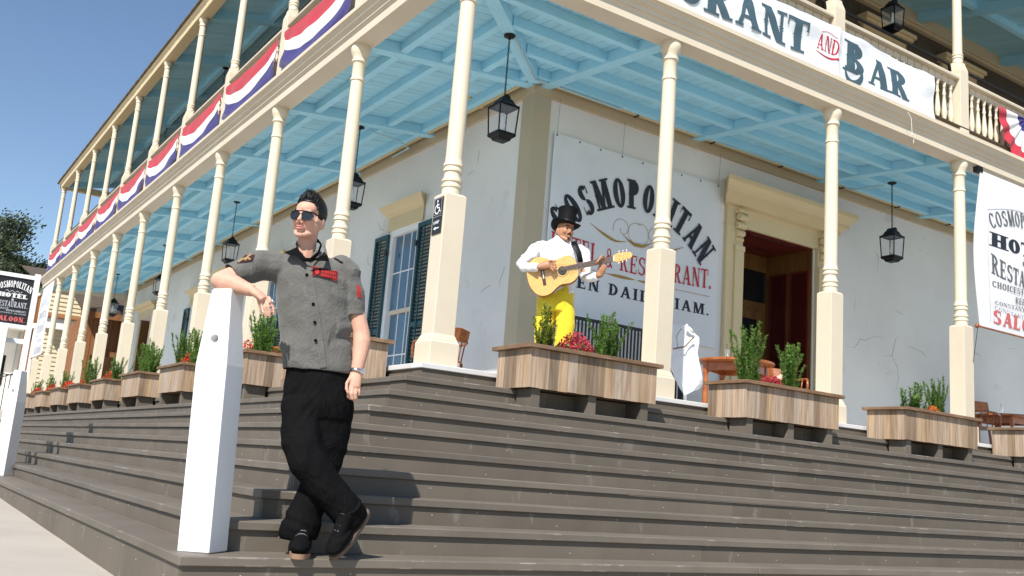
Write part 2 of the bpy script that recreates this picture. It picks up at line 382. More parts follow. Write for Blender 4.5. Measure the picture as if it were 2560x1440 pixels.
# --- walls with openings
def wall_grid(ax, fixed, thick, u0, u1, z0, z1, holes):
    """solid wall slab with rectangular holes; ax = wall runs along 'x' or 'y'"""
    us = sorted({u0, u1, *[h[0] for h in holes], *[h[1] for h in holes]}); zs = sorted({z0, z1, *[h[2] for h in holes], *[h[3] for h in holes]})
    mb = MB()
    def P(u, d, z): return (u, fixed+d, z) if ax == 'x' else (fixed+d, u, z)
    for i in range(len(us)-1):
        for j in range(len(zs)-1):
            cu, cz = (us[i]+us[i+1])/2, (zs[j]+zs[j+1])/2
            if any(h[0] < cu < h[1] and h[2] < cz < h[3] for h in holes): continue
            mb.add([P(us[i], 0, zs[j]), P(us[i+1], 0, zs[j]), P(us[i+1], 0, zs[j+1]), P(us[i], 0, zs[j+1])], [(0, 1, 2, 3) if ax == 'x' else (3, 2, 1, 0)])
    for a, b, c, d in holes:
        for p, q_ in (((a, c), (a, d)), ((a, d), (b, d)), ((b, d), (b, c)), ((b, c), (a, c))):
            mb.add([P(p[0], 0, p[1]), P(q_[0], 0, q_[1]), P(q_[0], thick, q_[1]), P(p[0], thick, p[1])], [(0, 1, 2, 3)])
    return mb
LW = [(5.33, 6.20, .18, 2.73), (11.10, 11.97, .18, 2.73), (16.85, 17.72, .18, 2.73)]      # windows on the left side
LD = [(13.75, 15.0, 0, 2.95), (22.05, 23.45, 0, 2.95)]                                   # doors on the left side
RD = (6.24, 7.87, 0, 3.0)
YW = 25.9
H(wall_grid('x', WALL, .62, WALL, XEND, -.02, 4.3, [RD]), 'wall', 'plaster')
H(wall_grid('y', WALL, .4, WALL, YW, -.02, 4.3, LW+LD), 'wall', 'plaster')
H(MB().box(WALL, YW, -.3, 9, YW+.2, 7.6), 'wall', 'plaster')
H(MB().box(WALL+.75, WALL+.75, 0, 12, 24, .02), 'floor', 'brown_siding')
H(MB().box(WALL-.001, WALL-.025, -.01, RD[0]-.36, WALL-.002, .10), 'skirting', 'pilaster')
H(MB().box(RD[1]+.36, WALL-.025, -.01, XEND, WALL-.002, .10), 'skirting', 'pilaster')
# corner pilaster, end pilaster and friezes
PW = .235
H(MB().prism([(WALL-.035, WALL-.035, 0), (WALL+PW, WALL-.035, 0), (WALL+PW, WALL+.01, 0), (WALL+.01, WALL+.01, 0), (WALL+.01, WALL+PW, 0), (WALL-.035, WALL+PW, 0)], (0, 0, 3.97)), 'corner_pilaster', 'pilaster')
H(MB().box(WALL-.035, YW-.25, 0, WALL+.01, YW+.235, 3.965), 'end_pilaster', 'pilaster')
H(MB().box(WALL-.05, WALL-.05, 3.965, XEND, WALL-.002, 4.28), 'frieze', 'tan')
H(MB().box(WALL-.05, WALL-.001, 3.965, WALL-.002, YW+.2, 4.28), 'frieze', 'tan')
# --- fascia beams
FP = [(-.12, ZC), (.12, ZC), (.12, 3.965), (.135, 3.985), (.15, 3.985), (.15, 4.035), (.175, 4.05), (.19, 4.05), (.19, 4.095), (.215, 4.115), (.235, 4.115), (.235, 4.165), (.19, 4.19), (-.12, 4.19)]
H(wing(FP, 'L', YEND), 'fascia_beam', 'cream'); H(wing(FP, 'R', XEND), 'fascia_beam', 'cream')
EP = [(-.10, ZUP), (.10, ZUP), (.10, ZUP+.13), (.115, ZUP+.14), (.115, ZUP+.17), (.14, ZUP+.19), (.14, ZUP+.225), (-.10, ZUP+.225)]
H(wing(EP, 'L', YEND+.1), 'eave_beam', 'hood'); H(wing(EP, 'R', XEND), 'eave_beam', 'hood')
# --- lower porch ceiling
ceil = H(MB().box(.12, .12, 4.285, WALL+.2, YEND-.02, 4.30).box(WALL+.2, .12, 4.285, XEND, WALL+.2, 4.30), 'porch_ceiling', 'blue_board')
BZ = 3.955
SL = .096
def czb(d): return 3.843+SL*d          # underside of the beams, rising towards the wall
def slope_bar(p, q, w, z0f, dep, nm, par, mat='blue_beam'):
    p, q = Vector(p), Vector(q); t = (q-p); t.z = 0; t.normalize(); s = Vector((-t.y, t.x, 0))*w/2
    H(MB().prism([p-s, p+s, p+s+Vector((0, 0, dep)), p-s+Vector((0, 0, dep))], q-p), nm, mat, par)
d2 = WALL-.051
for y in YL[1:]: slope_bar((.121, y, czb(.12)), (d2, y, czb(d2)), .15, None, .137, 'beam', ceil)
for x in XR[1:]: slope_bar((x, .121, czb(.12)), (x, d2, czb(d2)), .15, None, .137, 'beam', ceil)
slope_bar((.13, .13, czb(.13)+.003), (d2-.02, d2-.02, czb(d2)+.003), .15, None, .134, 'hip_beam', ceil)
JO = [.50, 1.05, 1.62, 2.18]
for i in range(10):
    for jo in JO:
        a = (YL[i]+.076 if i else jo+.08); b = YL[i+1]-.076; z0 = 3.868+SL*jo
        if b-a > .1: H(MB().box(jo-.045, a, z0, jo+.045, b, z0+.112), 'joist', 'blue_beam', ceil)
for i in range(7):
    for jo in JO:
        a = (XR[i]+.076 if i else jo+.08); b = XR[i+1]-.076; z0 = 3.868+SL*jo
        if b-a > .1: H(MB().box(a, jo-.045, z0, b, jo+.045, z0+.112), 'joist', 'blue_beam', ceil)
pl = None
PWD = .15
def planks(parent, zf, upto_y, upto_x, x0, x1, mat, w=PWD, slope=0):
    """boards running from fascia to wall, each its own piece (shared mesh)"""
    out = []
    L = x1-x0
    mb = MB().prism([(0, .003, 0), (L, .003, slope), (L, w-.003, slope), (0, w-.003, 0)], (0, 0, .02))
    first = None
    def cut(k):                                   # board k of the corner square, mitred on the hip
        a, b = k*w+.003, (k+1)*w-.003; s = slope/L
        return MB().prism([(0, a, 0), (a, a, s*a), (b, b, s*b), (0, b, 0)], (0, 0, .02)), MB().prism([(a, 0, 0), (b, 0, 0), (b, b, s*b), (a, a, s*a)], (0, 0, .02))
    nk = int(L/w)
    for k in range(nk):
        for m_ in cut(k): m_.build('ceiling_board', mat, parent).location = (x0, x0, zf)
    y = x0+nk*w
    while y < upto_y:
        if first is None: first = mb.build('ceiling_board', mat, parent); ob = first
        else: ob = inst(first, 'ceiling_board', parent)
        ob.location = (x0, y, zf-rs.uniform(0, .003)); y += w
    x = x0+nk*w
    while x < upto_x:
        ob = inst(first, 'ceiling_board', parent, (x+w, x0, zf-rs.uniform(0, .003)), (0, 0, PI/2)); x += w
planks(ceil, 3.998, YEND-.1, XEND-.1, .121, WALL-.052, 'blue_board', .15, SL*(WALL-.173))
# balcony floor edge
H(MB().box(-.10, -.10, 4.195, WALL, YEND, 4.24).box(WALL+.0005, -.10, 4.195, XEND, WALL, 4.24) if False else MB().box(-.1, -.1, 4.31, WALL, YEND, 4.33).box(WALL, -.1, 4.31, XEND, WALL, 4.33), 'balcony_floor', 'brown_siding')
# --- upper storey
upw = H(MB().box(WALL+.03, WALL+.03, 4.3, XEND, WALL+.2, 8.0).box(WALL+.03, WALL+.2, 4.3, WALL+.2, YW, 8.0), 'upper_wall', 'brown_siding')
for i in range(20):
    z = 4.33+i*.165
    if z+.165 > 7.62: break
    def sb(u0, u1, ax):
        pr = [(0, z), (-.022, z+.004), (-.006, z+.163), (0, z+.163)]
        if ax == 'x': return MB().prism([(u0, WALL+.03+p, zz) for p, zz in pr], (u1-u0, 0, 0))
        return MB().prism([(WALL+.03+p, u0, zz) for p, zz in pr], (0, u1-u0, 0))
    H(sb(WALL+.005, XEND, 'x'), 'siding_board', 'brown_siding', upw); H(sb(WALL+.005, YW, 'y'), 'siding_board', 'brown_siding', upw)
H(MB().box(WALL-.06, WALL-.06, 7.60, XEND, WALL+.02, 7.94), 'upper_frieze', 'tan'); H(MB().box(WALL-.06, WALL+.02, 7.60, WALL+.02, YW, 7.94), 'upper_frieze', 'tan')
H(MB().box(WALL-.09, WALL-.09, 7.66, XEND, WALL-.06, 7.72).box(WALL-.09, WALL-.06, 7.66, WALL-.06, YW, 7.72), 'picture_rail', 'tan')
uc = H(MB().add([(.1, .1, 7.40), (WALL, WALL, 7.985), (WALL, YEND, 7.985), (.1, YEND, 7.40), (XEND, .1, 7.40), (XEND, WALL, 7.985)], [(0, 1, 2, 3), (0, 4, 5, 1)]), 'upper_ceiling', 'blue_board')
def sbeam(p, q, w, h0, h1, nm):
    p, q = Vector(p), Vector(q); t = (q-p).normalized(); s = Vector((-t.y, t.x, 0)).normalized()*w/2
    H(MB().prism([p-s+Vector((0, 0, h0)), p+s+Vector((0, 0, h0)), p+s+Vector((0, 0, h1)), p-s+Vector((0, 0, h1))], q-p), nm, 'blue_beam', uc)
for y in YL[1:]: sbeam((.1, y, 7.385), (WALL-.06, y, 7.94), .13, -.19, -.01, 'beam')
for x in XR[1:]: sbeam((x, .1, 7.385), (x, WALL-.06, 7.94), .13, -.19, -.01, 'beam')
sbeam((.1, .1, 7.385), (WALL-.06, WALL-.06, 7.94), .13, -.2, -.01, 'hip_beam')
for i in range(10):
    sbeam((1.25, YL[i]+(.07 if i else 1.3), 7.655), (1.25, YL[i+1]-.07, 7.655), .09, -.13, -.01, 'joist')
for i in range(7): sbeam((XR[i]+(.07 if i else 1.3), 1.25, 7.655), (XR[i+1]-.07, 1.25, 7.655), .09, -.13, -.01, 'joist')
planks(uc, 7.375, YEND-.1, XEND-.1, .12, WALL-.03, 'blue_board', .15, .555)
roof = H(MB().prism([(-.17, -.17, 7.408), (-.17, YEND+.2, 7.408), (3.5, YEND+.2, 8.45), (3.5, 3.5, 8.45)], (0, 0, .05)).prism([(-.17, -.17, 7.408), (3.5, 3.5, 8.45), (XEND, 3.5, 8.45), (XEND, -.17, 7.408)], (0, 0, .05)), 'roof', 'grey_roof')
rb_ = random.Random(3)
mb = MB()                                                     # ragged shingle edge along the eaves
y = -.17
while y < YEND+.2:
    w_ = rb_.uniform(.10, .2); mb.box(-.178-rb_.uniform(0, .012), y, 7.40, -.05, y+w_-.004, 7.43+rb_.uniform(0, .015)); y += w_
x = -.04
while x < XEND:
    w_ = rb_.uniform(.10, .2); mb.box(x, -.178-rb_.uniform(0, .012), 7.40, x+w_-.004, -.05, 7.43+rb_.uniform(0, .015)); x += w_
sh = H(mb, 'shingle_edge', 'grey_roof', roof); sh['kind'] = 'stuff'
H(MB().box(-.1, YEND-.12, ZUP+.01, WALL+.2, YEND+.06, ZUP+.2), 'end_beam', 'hood'); H(MB().box(.121, YEND-.2, ZC+.02, WALL+.2, YEND-.02, 4.19), 'end_beam', 'cream')
# --- columns
SH = [(.085, 0), (.085, .055), (.094, .062), (.094, .082), (.083, .09), (.083, .108), (.094, .116), (.094, .136), (.082, .145), (.076, .175), (.078, .20), (.090, .212), (.090, .234), (.08, .242), (.08, .256), (.090, .264), (.090, .286), (.080, .30), (.078, .34),
      (.0785, 1.0), (.073, 1.86), (.083, 1.868), (.083, 1.892), (.073, 1.90), (.073, 2.07), (.078, 2.08), (.090, 2.092), (.090, 2.115), (.080, 2.125), (.083, 2.15), (.100, 2.185), (.112, 2.225), (.112, 2.262), (.102, 2.285), (.104, ZC-ZPED)]
shaft0 = MB().lathe(SH, n=24)
def sqp(prof, n=4):
    """square lathe: (half width, z)"""
    mb = MB(); vs = []; fs = []
    for h, z in prof: vs += [(-h, -h, z), (h, -h, z), (h, h, z), (-h, h, z)]
    for j in range(len(prof)-1):
        for i in range(4): k = (i+1) % 4; fs.append((j*4+i, j*4+k, j*4+4+k, j*4+4+i))
    fs += [(3, 2, 1, 0), tuple((len(prof)-1)*4+i for i in range(4))]
    return mb.add(vs, fs)
PED = [(.142, 0), (.142, .215), (.130, .23), (.130, .242), (.124, .25), (.115, .275), (.1075, .285), (.1075, ZPED-.02), (.085, ZPED)]
PED = [(a, z-ZPED) for a, z in PED]
UPS = [(.075, 0), (.07, .02), (.07, .06), (.078, .066), (.078, .084), (.07, .09), (.07, .102), (.078, .108), (.078, .126), (.067, .135), (.066, .2), (.060, 1.50), (.070, 1.508), (.070, 1.53), (.06, 1.538), (.06, 1.70), (.072, 1.71), (.072, 1.735), (.064, 1.745), (.07, 1.77), (.09, 1.81), (.09, 1.845), (.08, 1.86), (.082, ZUP-5.31)]
NEW = [(.10, 4.19), (.10, 5.17), (.095, 5.20), (.075, 5.27), (.07, 5.31)]
first = {}
def proto(key, mb, name, mat, parent, loc, **k):
    if key not in first:
        o = mb.build(name, mat, parent, **k); o.location = loc; first[key] = o; return o
    o = inst(first[key], name, parent, loc); return o
cols = [(0, y) for y in YL[::-1][:-1]]+[(x, 0) for x in XR]
for x, y in cols:
    c = proto('shaft', shaft0, 'column', 'cream_shaft', hotel, (x, y, ZPED), smooth='auto')
    proto('ped', sqp(PED), 'pedestal', 'cream', c, (0, 0, 0), bevel=.004)
    u = proto('ush', MB().lathe(UPS, n=18), 'upper_column', 'cream_shaft', hotel, (x, y, 5.31), smooth='auto')
    proto('new', sqp([(a, z-5.31) for a, z in NEW]), 'newel_post', 'cream', u, (0, 0, 0), bevel=.004)
# --- balcony railing, bay by bay
BP = [(.030, 0), (.030, .03), (.022, .04), (.022, .055), (.034, .09), (.040, .14), (.036, .20), (.024, .33), (.019, .40), (.026, .41), (.026, .43), (.018, .44), (.017, .52), (.026, .53), (.026, .545), (.022, .555), (.03, .565), (.03, .602)]
bal0 = MB().lathe(BP, n=10)
blk0 = MB().box(-.072, -.022, 0, .072, .022, .088)
def rail_bay(p, q):
    p, q = Vector(p), Vector(q); t = (q-p).normalized(); L = (q-p).length-.2; ang = math.atan2(t.y, t.x); s = p+t*.1
    r = MB().add(*tube_rect(L, [(-.09, 5.022), (.09, 5.022), (.095, 5.05), (.075, 5.075), (-.075, 5.075), (-.095, 5.05)])).build('balcony_railing', 'cream', hotel)
    r.location = s; r.rotation_euler = (0, 0, ang)
    b = MB().box(0, -.05, 4.192, L, .05, 4.325).box(0, -.07, 4.325, L, .07, 4.345).build('bottom_rail', 'cream', r)
    n = round(L/.151)
    for i in range(n):
        xx = L*(i+.5)/n
        proto('bal', bal0, 'baluster', 'cream_shaft', r, (xx, 0, 4.335), smooth=True)
        proto('blk', blk0, 'rail_block', 'cream', r, (xx, 0, 4.932), bevel=.004)
    hr = MB().tube([(0, .05, 5.18), (.02, .05, 5.27), (.06, .05, 5.28), (L-.06, .05, 5.28), (L-.02, .05, 5.27), (L, .05, 5.18)], .022, 8).build('handrail', 'black_metal', r, smooth=True)
def tube_rect(L, prof):
    n = len(prof); v = [(0, a, b) for a, b in prof]+[(L, a, b) for a, b in prof]
    return v, [tuple(range(n))[::-1], tuple(n+i for i in range(n))]+[(i, (i+1) % n, n+(i+1) % n, n+i) for i in range(n)]
for i in range(10): rail_bay((0, YL[i+1], 0), (0, YL[i], 0))
for i in range(7): rail_bay((XR[i], 0, 0), (XR[i+1], 0, 0))
# --- sash windows with shutters on the left side
def window(y0, y1, z0, z1, hood=True, shut=True):
    cy = (y0+y1)/2
    f = H(MB().box(WALL-.012, y0-.07, z0-.07, WALL+.10, y0+.03, z1+.07).box(WALL-.012, y1-.03, z0-.07, WALL+.10, y1+.07, z1+.07).box(WALL-.012, y0+.03, z1-.03, WALL+.10, y1-.03, z1+.07).box(WALL-.05, y0-.1, z0-.11, WALL+.10, y1+.1, z0-.0705), 'window', 'white_paint')
    zm = (z0+z1)/2+.02; a, b = y0+.03, y1-.03
    H(MB().box(WALL+.035, a, zm-.03, WALL+.095, b, zm+.03), 'meeting_rail', 'cream', f)
    nx, nz = 3, 2
    for zl, zh, d in ((z0-.02, zm-.03, .085), (zm+.03, z1-.03, .055)):
        w_ = (b-a)/nx; h_ = (zh-zl)/nz
        mb = MB()
        for i in range(1, nx): mb.box(WALL+d-.012, a+i*w_-.010, zl, WALL+d+.012, a+i*w_+.010, zh)
        for j in range(1, nz): mb.box(WALL+d-.0115, a, zl+j*h_-.010, WALL+d+.0115, b, zl+j*h_+.010)
        H(mb, 'muntin', 'white_paint', f)
        for i in range(nx):
            for j in range(nz):
                H(MB().box(WALL+d-.003, a+i*w_+.004, zl+j*h_+.004, WALL+d+.003, a+(i+1)*w_-.004, zl+(j+1)*h_-.004), 'pane', 'pane', f)
    H(MB().box(WALL+.12, y0, z0, WALL+.14, y1, z1), 'blind', 'brown_siding', f)
    if hood: make_hood(y0-.13, y1+.13, z1+.07, .22, .15, .3)
    if shut:
        for s, ye in ((-1, y0-.075), (1, y1+.075)):
            shutter(ye, s, z0-.03, z1+.02, .47)
def make_hood(y0, y1, zb, fr, dep, ov):
    """flat frieze board and stepped cornice over an opening on the left wall"""
    pr = [(0, zb), (.03, zb), (.03, zb+fr), (.05, zb+fr+.01), (.07, zb+fr+.05), (dep*.75, zb+fr+.08), (dep, zb+fr+.13), (dep+.02, zb+fr+.17), (0, zb+fr+.19)]
    v = []; n = len(pr)
    for s, ye in ((0, y0), (1, y1)):
        for p, z in pr: v.append((WALL-p-.001, ye+(p if s else -p)*.9, z))
    H(MB().add(v, [tuple(range(n)), tuple(n+i for i in range(n))[::-1]]+[(i, n+i, n+(i+1) % n, (i+1) % n) for i in range(n)]), 'window_hood', 'hood')
slat0 = None
def shutter(ye, s, z0, z1, w_):
    global slat0
    a, b = (ye, ye+s*w_); a, b = min(a, b), max(a, b); X0, X1 = WALL-.055, WALL-.012
    zm = z0+(z1-z0)*.40; st = .055
    fr = MB().box(X0, a, z0, X1, a+st, z1).box(X0, b-st, z0, X1, b, z1)
    for zz in (z0, zm-.03, z1-.07): fr.box(X0+.001, a+st, zz, X1-.001, b-st, zz+.07)
    cy = (a+b)/2
    o = H(fr, 'shutter', 'dark_green')
    H(MB().box(X0-.012, cy-.012, z0+.07, X0+.004, cy+.012, z1-.07), 'tilt_rod', 'dark_green', o)
    L = b-a-2*st
    if slat0 is None:
        slat0 = MB().obox((0, 0, 0), (math.sin(.7), 0, math.cos(.7)), (0, 1, 0), (math.cos(.7), 0, -math.sin(.7)), (.024, L/2-.002, .0035)).build('slat', 'dark_green', o); slat0.location = (WALL-.032, cy, z0+.1); zs = z0+.155
    else: zs = z0+.1
    for lo, hi in ((zs, zm-.045), (zm+.065, z1-.09)):
        z = lo
        while z < hi: inst(slat0, 'slat', o, (WALL-.032, cy, z)); z += .055
    H(MB().box(X0-.02, (a if s > 0 else b)-.03, z1-.35, X0+.01, (a if s > 0 else b)+.03, z1-.27), 'hinge', 'iron', o)
for wd in LW: window(*wd)
def left_door(y0, y1, z1):
    make_hood(y0-.28, y1+.28, z1+.02, .22, .2, .3)
    for a in (y0-.24, y1): H(MB().box(WALL-.035, a, 0, WALL-.002, a+.24, z1+.02), 'door_casing', 'cream')
    H(MB().box(WALL-.03, y0, z1-.002, WALL-.002, y1, z1+.019), 'door_head', 'cream')
    d = H(MB().box(WALL+.30, y0, 0, WALL+.36, y1, z1), 'door', 'door_wood')
    for s in (0, 1):
        a = y0+.1+s*(y1-y0)/2; H(MB().box(WALL+.285, a, .4, WALL+.30, a+(y1-y0)/2-.2, z1-.6), 'door_panel', 'dark_red', d)
    for a in (y0+.002, y1-.022): H(MB().box(WALL+.01, a, 0, WALL+.30, a+.02, z1-.005), 'reveal', 'door_wood', d)
for a, b, c, z1 in LD: left_door(a, b, z1)
# --- main doorway on the right side
x0, x1, zt = RD[0], RD[1], RD[3]
dw = H(MB().box(x0-.018, WALL-.045, 2.985, x1+.018, WALL-.002, 3.27), 'door_surround', 'hood')
for a, b in ((x0-.35, x0-.02), (x1+.02, x1+.35)):
    H(MB().box(a, WALL-.07, 0, b, WALL-.002, 2.98), 'door_pilaster', 'hood', dw, bevel=.006); H(MB().box(a, WALL-.06, 2.981, b+.001, WALL-.002, 3.27), 'lintel_end', 'hood', dw)
for a, b in ((x0-.20, x0-.021), (x1+.021, x1+.20)):
    H(MB().box(a, WALL-.10, 0, b, WALL-.071, 2.60), 'pilaster_face', 'hood', dw, bevel=.004); H(MB().box(a-.01, WALL-.112, 2.601, b+.006, WALL-.0705, 2.68), 'pilaster_cap', 'hood', dw, bevel=.004)
for bx in (x0-.19, x1+.03):
    m_ = MB()
    for j in range(3):
        xa = bx+.005+j*.052
        for k, (zz, dd, rr) in enumerate(((3.10, .155, .055), (2.99, .125, .042), (2.87, .10, .05), (2.78, .085, .035))):
            m_.tube([(xa, WALL-dd+.02, zz), (xa+.046, WALL-dd+.02, zz)], rr, 10)
    m_.box(bx-.005, WALL-.13, 2.93, bx+.17, WALL-.04, 2.955).box(bx-.005, WALL-.16, 3.16, bx+.17, WALL-.04, 3.2)
    H(m_, 'scroll_bracket', 'hood', dw, smooth='auto')
cp = [(.05, 3.271), (.14, 3.275), (.14, 3.34), (.19, 3.36), (.24, 3.38), (.24, 3.43), (.29, 3.46), (.33, 3.53), (.35, 3.54), (.35, 3.60), (0, 3.66), (0, 3.271)]
v = []; n = len(cp)
for s, xe in ((-1, x0-.36), (1, x1+.36)):
    for p, z in cp: v.append((xe+s*p*.8, WALL-p-.002, z))
H(MB().add(v, [tuple(range(n))[::-1], tuple(n+i for i in range(n))]+[(i, (i+1) % n, n+(i+1) % n, n+i) for i in range(n)]), 'door_cornice', 'hood', dw)
rec = H(MB().box(x0-.002, WALL+.02, -.002, x0+.02, WALL+.95, zt), 'door_recess', 'door_wood')
H(MB().box(x1-.02, WALL+.02, -.002, x1+.002, WALL+.95, zt), 'recess_side', 'door_wood', rec)
H(MB().box(x0+.02, WALL+.02, zt-.02, x1-.02, WALL+.95, zt+.01), 'recess_ceiling', 'red_wood', rec)
H(MB().box(x0+.3, WALL+.1, zt-.045, x1-.3, WALL+.14, zt-.021).box(x0+.3, WALL+.62, zt-.045, x1-.3, WALL+.66, zt-.021), 'ceiling_moulding', 'dark_red', rec)
for yy, ww in ((WALL+.10, .30), (WALL+.52, .30)):
    for xx, s in ((x1-.02, -1), (x0+.02, 1)):
        H(MB().box(xx, yy, .55, xx+s*.012, yy+ww, 2.62), 'recess_panel', 'dark_red', rec)
        H(MB().box(xx, yy-.03, .52, xx+s*.02, yy-.001, 2.65).box(xx, yy+ww+.001, .52, xx+s*.02, yy+ww+.03, 2.65).box(xx, yy-.001, 2.621, xx+s*.02, yy+ww+.001, 2.65).box(xx, yy-.001, .52, xx+s*.02, yy+ww+.001, .549), 'panel_frame', 'red_wood', rec)
DB = WALL+.95
H(MB().box(x0-.1, DB, 0, x1+.1, DB+.05, 2.05).box(x0-.1, DB, 2.05, x1+.1, DB+.05, 2.2).box(x0-.1, DB, 2.72, x1+.1, DB+.05, zt+.1), 'entrance_door', 'door_wood')
dl = H(MB().box(x0+.1, DB-.03, .05, x0+.62, DB-.001, 2.04).box(x0+.75, DB-.03, .05, x1-.1, DB-.001, 2.04), 'door_leaf', 'door_wood', rec)
for a, b in ((x0+.28, x0+.45), (x0+.9, x1-.25)): H(MB().box(a, DB-.04, .9, b, DB-.031, 1.9), 'door_glass', 'pane_dark', rec)
H(MB().box(x0+.08, DB-.01, 2.22, x1-.08, DB+.04, 2.70), 'transom_glass', 'pane_dark', rec)
H(MB().box(x0-1.5, DB+.35, -.1, x1+1.5, DB+.4, 4.25).box(x0-1.5, DB+.05, 3.6, x1+1.5, DB+.35, 3.65), 'door_backing', 'brown_siding')  # added backing panels, block sky leaking through the gaps around door and transom
H(MB().ball((x0+.58, DB-.06, 1.02), .03), 'door_knob', 'iron', rec, smooth=True)
# --- upper windows on the right side
for a, b in ((4.1, 5.2), (6.45, 7.75), (9.0, 10.2), (11.3, 12.4)):
    f = H(MB().box(a, WALL-.05, 4.6, a+.12, WALL+.02, 7.2).box(b-.12, WALL-.05, 4.6, b, WALL+.02, 7.2).box(a+.12, WALL-.05, 7.0, b-.12, WALL+.02, 7.2).box(a+.12, WALL-.045, 5.75, b-.12, WALL, 5.8), 'upper_window', 'tan')
    H(MB().box(a-.06, WALL-.16, 7.201, b+.06, WALL+.02, 7.26).box(a-.1, WALL-.2, 7.26, b+.1, WALL+.02, 7.33), 'window_hood', 'hood', f)
    H(MB().box(a+.12, WALL-.01, 4.6, b-.12, WALL+.004, 5.75).box(a+.12, WALL-.01, 5.8, b-.12, WALL+.004, 7.0), 'pane', 'pane_dark', f)
# --- plaster cracks
def crack(pts, ax, w_=.006):
    p = [on(ax, WALL-.002, *q_) for q_ in pts]; m_ = MB(); rr = random.Random(len(pts)+int(pts[0][0]))
    q2 = []
    for i in range(len(p)-1):
        for j in range(4):
            t = j/4; r3 = p[i].lerp(p[i+1], t)
            d = Vector((rr.uniform(-1, 1) if ax == 'y' else 0, rr.uniform(-1, 1) if ax == 'x' else 0, rr.uniform(-1, 1)))*.006
            q2.append(r3+d)
    q2.append(p[-1]); n_ = len(q2)
    m_.tube(q2, [max(.0012, w_*.55*math.sin(PI*min(1, (i+.6)/n_))*rr.uniform(.5, 1)) for i in range(n_)], 4)
    H(m_, 'crack', 'crack')
for ax, p in (('y', [(2112, 866), (2138, 869), (2150, 848), (2166, 851), (2190, 840), (2212, 845)]), ('y', [(2208, 889), (2230, 890), (2238, 850), (2245, 842)]), ('y', [(2230, 890), (2244, 920), (2246, 950), (2240, 975)]),
              ('y', [(2264, 863), (2285, 872), (2305, 880), (2318, 895)]), ('y', [(2138, 745), (2136, 775)]), ('y', [(2238, 776), (2258, 786)]), ('y', [(2188, 628), (2196, 640), (2194, 680)]),
              ('x', [(1262, 664), (1257, 684), (1250, 700), (1249, 716)]), ('x', [(1201, 731), (1215, 720), (1228, 711)]), ('x', [(1198, 375), (1195, 410)]), ('x', [(1168, 440), (1184, 426)]), ('x', [(946, 556), (952, 575), (962, 574)]), ('x', [(920, 635), (920, 660), (930, 668)]),
              ('y', [(2425, 893), (2437, 882), (2452, 890)]), ('y', [(2515, 872), (2528, 870), (2538, 874)]), ('y', [(1805, 558), (1830, 566)])): crack(p, ax)
# --- sprinkler pipe and conduit under the ceiling
pz = 4.105
pp = H(MB().tube([(WALL-.15, YW-.6, pz), (WALL-.15, WALL+.05, pz), (WALL-.12, WALL-.12, pz+.01), (WALL+.05, WALL-.15, pz), (XEND, WALL-.15, pz)], .036, 10), 'sprinkler_pipe', 'pipe', smooth='auto')
for yy in [3.2+1.45*i for i in range(15)]:
    H(MB().tube([(WALL-.15, yy, pz+.03), (WALL-.15, yy, pz+.1)], .008, 6).lathe([(.05, -.012), (.05, .012)], (WALL-.15, yy, pz), 10), 'pipe_hanger', 'iron', pp)
for xx in [4.0+1.45*i for i in range(7)]:
    H(MB().tube([(xx, WALL-.15, pz+.03), (xx, WALL-.15, pz+.1)], .008, 6).box(xx-.012, WALL-.195, pz-.045, xx+.012, WALL-.105, pz+.045), 'pipe_hanger', 'iron', pp)
yy = 3.55
H(MB().lathe([(.05, -.03), (.05, .03)], (WALL-.15, yy, pz), 10).tube([(WALL-.15, yy, pz), (WALL-.42, yy+.05, pz+.13)], .024, 8).tube([(WALL-.42, yy+.05, pz+.11), (WALL-.42, yy+.05, pz+.17)], .032, 8).tube([(WALL-.15, yy, pz), (WALL-.30, yy-.22, pz+.10)], .022, 8), 'sprinkler_head', 'pipe', pp, smooth='auto')
cdt = H(MB().tube([(1.28, 1.20, 3.94), (2.22, 2.16, 4.03), (2.36, 2.2, 4.05), (2.7, 2.2, 4.06), (3.6, 2.2, 4.05), (3.8, 2.2, 4.10), (4.1, 2.2, 4.10)]+[(4.5+.4*i, 2.2+.01*math.sin(i*2), 4.08+.02*math.sin(i*1.7)) for i in range(11)]+[(8.34, 1.5, 3.945)], .013, 6), 'conduit', 'conduit', smooth=True)
H(MB().tube([(1.4, 5.2, 3.94), (1.9, 5.25, 3.93), (2.2, 5.5, 3.96), (2.27, 6.2, 4.0)], .012, 6), 'conduit', 'conduit', smooth=True)
